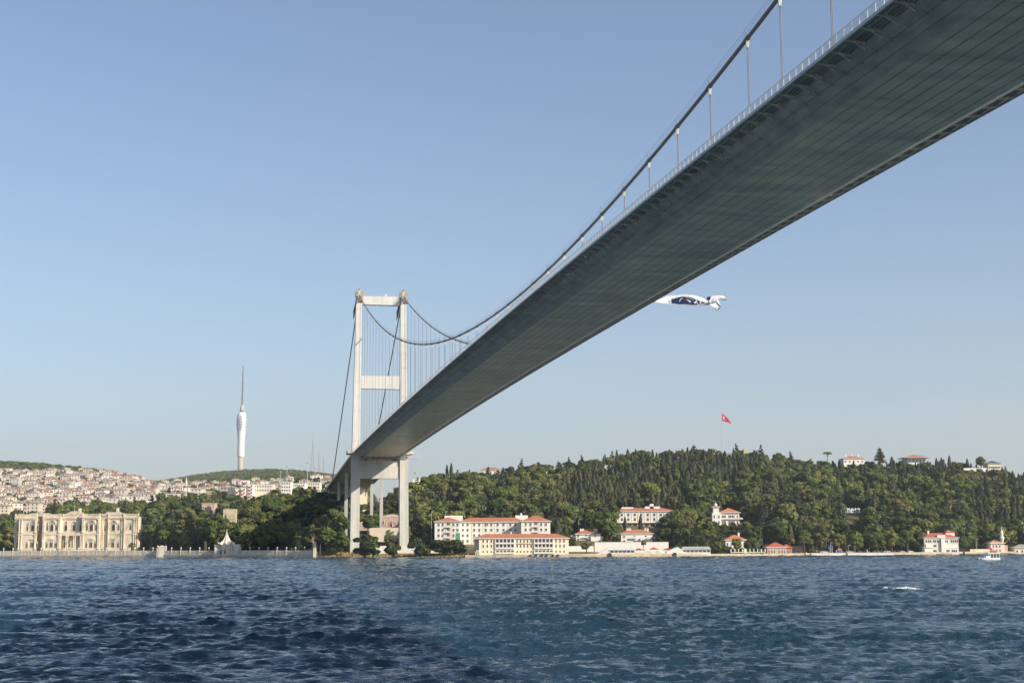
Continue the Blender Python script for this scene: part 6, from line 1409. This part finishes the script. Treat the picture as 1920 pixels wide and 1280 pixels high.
mb = MB(); mb.hexa([(-4.0, -1.1, 2.5), (-.7, -1.3, 2.7), (-.7, 1.3, 2.7), (-4.0, 1.1, 2.5), (-4.0, -1.0, 2.6), (-.7, -1.2, 2.9), (-.7, 1.2, 2.9), (-4.0, 1.0, 2.6)])
for x in (-3.9, -2.2): mb.bar((x, -1.0, 1.1), (x, -1.0, 2.55), .07); mb.bar((x, 1.0, 1.1), (x, 1.0, 2.55), .07)
mb.build('awning', mat('blue_grey_canvas', (0.20, 0.26, 0.33)), t)
mb = MB()
for x in np.linspace(-.5, 4.5, 8): mb.bar((x, -1.3, 3.25), (x, -1.3, 4.0), .05); mb.bar((x, 1.3, 3.25), (x, 1.3, 4.0), .05)
for y in (-1.3, 1.3): mb.bar((-.5, y, 4.0), (4.5, y, 4.0), .06); 
for x in np.linspace(-5.3, -2, 5): mb.bar((x, -.3-.2*(x+5.3), 1.3), (x, -.3-.2*(x+5.3), 2.1), .05)
mb.bar((-5.3, -.3, 2.1), (-2, -1.0, 2.1), .06); mb.build('railing', RUST, t)
mb = MB(); mb.bar((.6, 0, 3.2), (.6, 0, 7.4), .09); mb.bar((1.1, .3, 3.2), (1.1, .3, 6.0), .06); mb.build('mast', STEEL, t)
mb = MB(); mb.box(.65, 2.0, -.02, .02, 4.3, 5.2); mb.build('flag', RED, t)
mb = MB(); mb.box(1.4, 2.4, -.6, .6, 3.26, 4.2); mb.box(2.9, 3.9, -.7, .5, 3.26, 4.0); mb.build('bench', mat('orange_bench', (.45, .16, .10)), t)
for x in (-5.0, -3.6): mb = MB(); mb.lathe([(.05, .0), (.22, .05), (.25, .9), (.08, 1.0)], 8, 0, x, -.95 if x > -4 else -.6); mb.build('fender', DARK, t)
# ------------------------------------------------------------------ foam on a breaking wake
def foam(u, v, wid, label, seed):
    Y = H*F/(v-HOR(u)); p = W(u, v, Y); r = np.random.default_rng(seed); mb = MB(); s = S(Y); n = int(wid*7)
    for k in range(n):
        x = r.normal(0, .28)*wid*s; q = r.uniform(.025, .10)*(1.15-abs(x)/(wid*s)); y = r.normal(0, .25); z = .15+r.uniform(0, .32)*(1-abs(x)/(wid*s)); q = max(q, .02)
        mb.lathe([(q*.3, z-q), (q, z-.3*q), (q*.9, z+.3*q), (q*.3, z+q*r.uniform(.9, 1.8))], 6, 0, p.x+x, Y+y+.12*x, r.uniform(0, 1))
    o = mb.build('sea_foam', mat('white_foam', (0.85, 0.85, 0.83), .9, .03)); o['kind'] = 'stuff'; o['label'] = label
foam(1698, 1104, 52, 'white breaking foam on a wave crest at the right', 3); foam(1660, 1103, 10, 'small patch of foam left of the larger breaker', 4)
# ------------------------------------------------------------------ park life on the right quay: people, cars, slide, lamps
def person_mesh(seed, sit=False):
    r = np.random.default_rng(seed); bm = bmesh.new(); sk = bm.verts.layers.skin.verify()
    J = {'pel': (0, 0, .92, .13), 'ch': (0, 0, 1.32, .16), 'nk': (0, 0, 1.50, .06), 'hd': (0, -.02, 1.66, .10), 'tp': (0, -.02, 1.74, .07)}
    E_ = [('pel', 'ch'), ('ch', 'nk'), ('nk', 'hd'), ('hd', 'tp')]
    for s_, q in ((-1, 'l'), (1, 'r')):
        if sit: J.update({q+'k': (s_*.11, -.42, .93, .075), q+'a': (s_*.11, -.45, .50, .05), q+'f': (s_*.11, -.58, .45, .04)})
        else: J.update({q+'k': (s_*.10, -.02+.04*s_, .50, .075), q+'a': (s_*.11, .03*s_, .09, .05), q+'f': (s_*.12, -.13, .03, .04)})
        J.update({q+'s': (s_*.19, 0, 1.42, .06), q+'e': (s_*.25, .03, 1.14, .045), q+'h': (s_*.25, -.10-.08*r.random(), .92, .04)})
        E_ += [('pel', q+'k'), (q+'k', q+'a'), (q+'a', q+'f'), ('ch', q+'s'), (q+'s', q+'e'), (q+'e', q+'h')]
    V = {}
    for k, (x, y, z, rad) in J.items(): v = bm.verts.new((x, y, z)); v[sk].radius = (rad, rad); v[sk].use_root = (k == 'pel'); V[k] = v
    for a, b in E_: bm.edges.new((V[a], V[b]))
    me = bpy.data.meshes.new('person'); bm.to_mesh(me); bm.free(); return me
CLO = [mat('red_shirt', (0.4, 0.05, 0.05)), mat('white_shirt', (0.75, 0.75, 0.72)), mat('blue_clothes', (0.06, 0.10, 0.22)), mat('tan_clothes', (0.42, 0.29, 0.20)), mat('dark_clothes', (0.04, 0.04, 0.05))]
PM = []
for i, m_ in enumerate(CLO):
    for st_ in (False, True): me_ = person_mesh(i*2+st_, st_); me_.materials.append(m_); PM.append((me_, st_, m_.name.replace('_', ' ')))
dg = None
PO = []
for me_, st_, nm in PM:
    o = bpy.data.objects.new('person', me_); COL.objects.link(o); o.modifiers.new('body', 'SKIN'); ss = o.modifiers.new('smooth', 'SUBSURF'); ss.levels = 1; ss.render_levels = 1
    bpy.context.view_layer.update(); ev = o.evaluated_get(bpy.context.evaluated_depsgraph_get()); m2 = bpy.data.meshes.new_from_object(ev); bpy.data.objects.remove(o); PO.append((m2, st_, nm))
HAIR = MB(); HAIR.lathe([(.10, 1.64), (.115, 1.70), (.10, 1.77), (.04, 1.80)], 10, 0, 0, .0); HM = HAIR.mesh('hair', [DARK])
for k in range(34):
    u = RNG.uniform(1527, 1690); me_, st_, nm = PO[int(RNG.integers(len(PO)))]; y = float(shore(u))+(RNG.uniform(-.8, 0) if st_ else RNG.uniform(.5, 6)); p = PX(u, y, 1.5)
    o = tag(link('person', me_, None, (p.x, y, 1.5-(.78 if st_ else 0)), RNG.uniform(-.7, .7)), ('person in %s sitting on the edge of the park quay' if st_ else 'person in %s standing on the park quay') % nm, 'person', 'people on the park quay'); link('hair', HM, o)
def car_parts(col):
    body = MB(); body.prism([(-2.1, .3), (2.1, .3), (2.15, .7), (1.9, .85), (1.0, .95), (.45, 1.42), (-1.3, 1.45), (-1.95, .95), (-2.12, .8)], -.85, .85); g = MB(); g.prism([(-1.75, .97), (.9, .97), (.42, 1.38), (-1.25, 1.40)], -.87, .87)
    wh = MB(); wh.lathe([(.2, -.11), (.31, -.11), (.31, .11), (.2, .11)], 12); wm = wh.mesh('wheel', [DARK]); return body.mesh('body', [col]), g.mesh('window', [GLASS]), wm
for k, (u, col, lab) in enumerate(((1546, 'white_car_paint', 'white parked car leftmost under the park trees'), (1592, 'silver_car_paint', 'silver parked car behind the middle bathing platform'), (1612, 'dark_car_paint', 'dark parked car behind the middle bathing platform'), (1643, 'white_car_paint', 'white parked car right of the dark one'), (1664, 'white_car_paint', 'white parked car beside the round yellowish tree'), (1690, 'silver_car_paint', 'silver parked car left of the seaside mansion'), (1706, 'white_car_paint', 'white parked car nearest the seaside mansion'))):
    m_ = mat(col, {'w': (.75, .75, .75), 's': (.4, .41, .42), 'd': (.04, .04, .05)}[col[0]], .3, .02, spec=.6); y = float(shore(u))+11; p = PX(u, y, 2.5); t = thing('parked_car', lab, 'car', (p.x, y, g1(p.x, y)+.02), RNG.uniform(-.2, .2), 'cars parked behind the park quay')
    b_, g_, w_ = car_parts(m_); link('body', b_, t); link('window', g_, t)
    for x in (-1.3, 1.3):
        for yy in (-.78, .78): o = link('wheel', w_, t, (x, yy, .31)); o.rotation_euler = (R(90), 0, 0)
p = W(1556, 1034, 898); t = thing('playground_slide', 'blue playground slide with small roofed tower under the park trees', 'slide', (p.x, 898, g1(p.x, 898))); BLUEP = mat('blue_plastic', (0.03, 0.15, 0.45), .4)
mb = MB(); mb.bar((-.2, 0, 2.6), (-3.2, 0, .2), .8, .12); mb.build('chute', BLUEP, t); mb = MB()
for x in (0, 1.5):
    for y in (-.7, .7): mb.box(x-.07, x+.07, y-.07, y+.07, 0, 3.9)
mb.box(-.1, 1.6, -.8, .8, 2.4, 2.55); mb.build('frame', STEEL, t); mb = MB(); mb.hip(0, 1.5, -.7, .7, 3.9, 1.1, .3); mb.build('roof', BLUEP, t)
p = W(1574, 1033, 900); t = thing('play_house', 'dark blue play house right of the blue slide', 'play house', (p.x, 900, g1(p.x, 900))); mb = MB(); mb.box(-1.2, 1.2, -.8, .8, 0, 1.8); mb.build('wall', BLUEP, t); mb = MB(); mb.hip(-1.2, 1.2, -.8, .8, 1.81, .8, .2); mb.build('roof', mat('orange_plastic', (.5, .16, .04)), t)
def lamp(u, top, Y, lab):
    q = W(u, top, Y); z0 = g1(q.x, Y); t = thing('street_lamp', lab, 'lamp', (q.x, Y, z0), 0, 'street lamps along the shore road'); hh = q.z-z0
    mb = MB(); mb.tube([(0, 0, -.5), (0, 0, hh)], [.12, .07], 6); mb.bar((0, 0, hh), (.9, 0, hh+.15), .09); mb.build('pole', FRAME, t); mb = MB(); mb.taper(.9, 0, hh+.0, hh+.25, .8, .3, .5, .25); mb.build('lamp_head', FRAME, t)
for u, top, Y, lab in ((809, 959, 925, 'street lamp at the left end of the barracks roof'), (835.5, 959, 940, 'street lamp above the left wing of the barracks'), (1085, 974, 940, 'street lamp on the road left of the white villa'), (1098, 974, 942, 'street lamp right of the first one above the white villa'), (1262, 1004, 905, 'slim pole right of the white terraced villa'), (1557, 1017, 905, 'white lamp post above the blue slide'), (1591, 1022, 900, 'white lamp post right of the play house'), (1830, 1010, 945, 'lamp post left of the white boat and mosque'), (1730, 1026, 915, 'low lamp left of the seaside mansion'), (1770, 863, 1318, 'lamp post on the skyline right of the wide eaved mansion'), (1292, 1003, 900, 'tall pole behind the grey roofed pavilion')):
    lamp(u, top, Y, lab)
t = thing('quay_fence', 'low white picket fence on the quay left of the pink building', 'fence', PX(1402, float(shore(1402))+.5, 1.9)); mb = MB(); 
for x in np.linspace(-10, 10.5, 10): mb.box(x-.25, x+.25, -.15, .15, 0, 2.2)
mb.box(-10.2, 10.7, -.1, .1, .003, .35); mb.build('posts', WHITE, t)
# ------------------------------------------------------------------ summer haze over the strait
mb = MB(); mb.box(-8600, 8600, -3600, 9600, -31, 640); hz_ = mb.build('haze', []); hz_['kind'] = 'stuff'; hz_['label'] = 'thin pale summer haze over the strait'
m = bpy.data.materials.new('haze_air'); m.use_nodes = True; t = m.node_tree; t.nodes.remove(t.nodes['Principled BSDF'])
v = t.nodes.new('ShaderNodeVolumePrincipled'); v.inputs['Density'].default_value = 0.000065; v.inputs['Color'].default_value = (0.86, 0.90, 0.95, 1); v.inputs['Anisotropy'].default_value = 0.2
t.links.new(v.outputs[0], t.nodes['Material Output'].inputs['Volume']); hz_.data.materials.append(m)
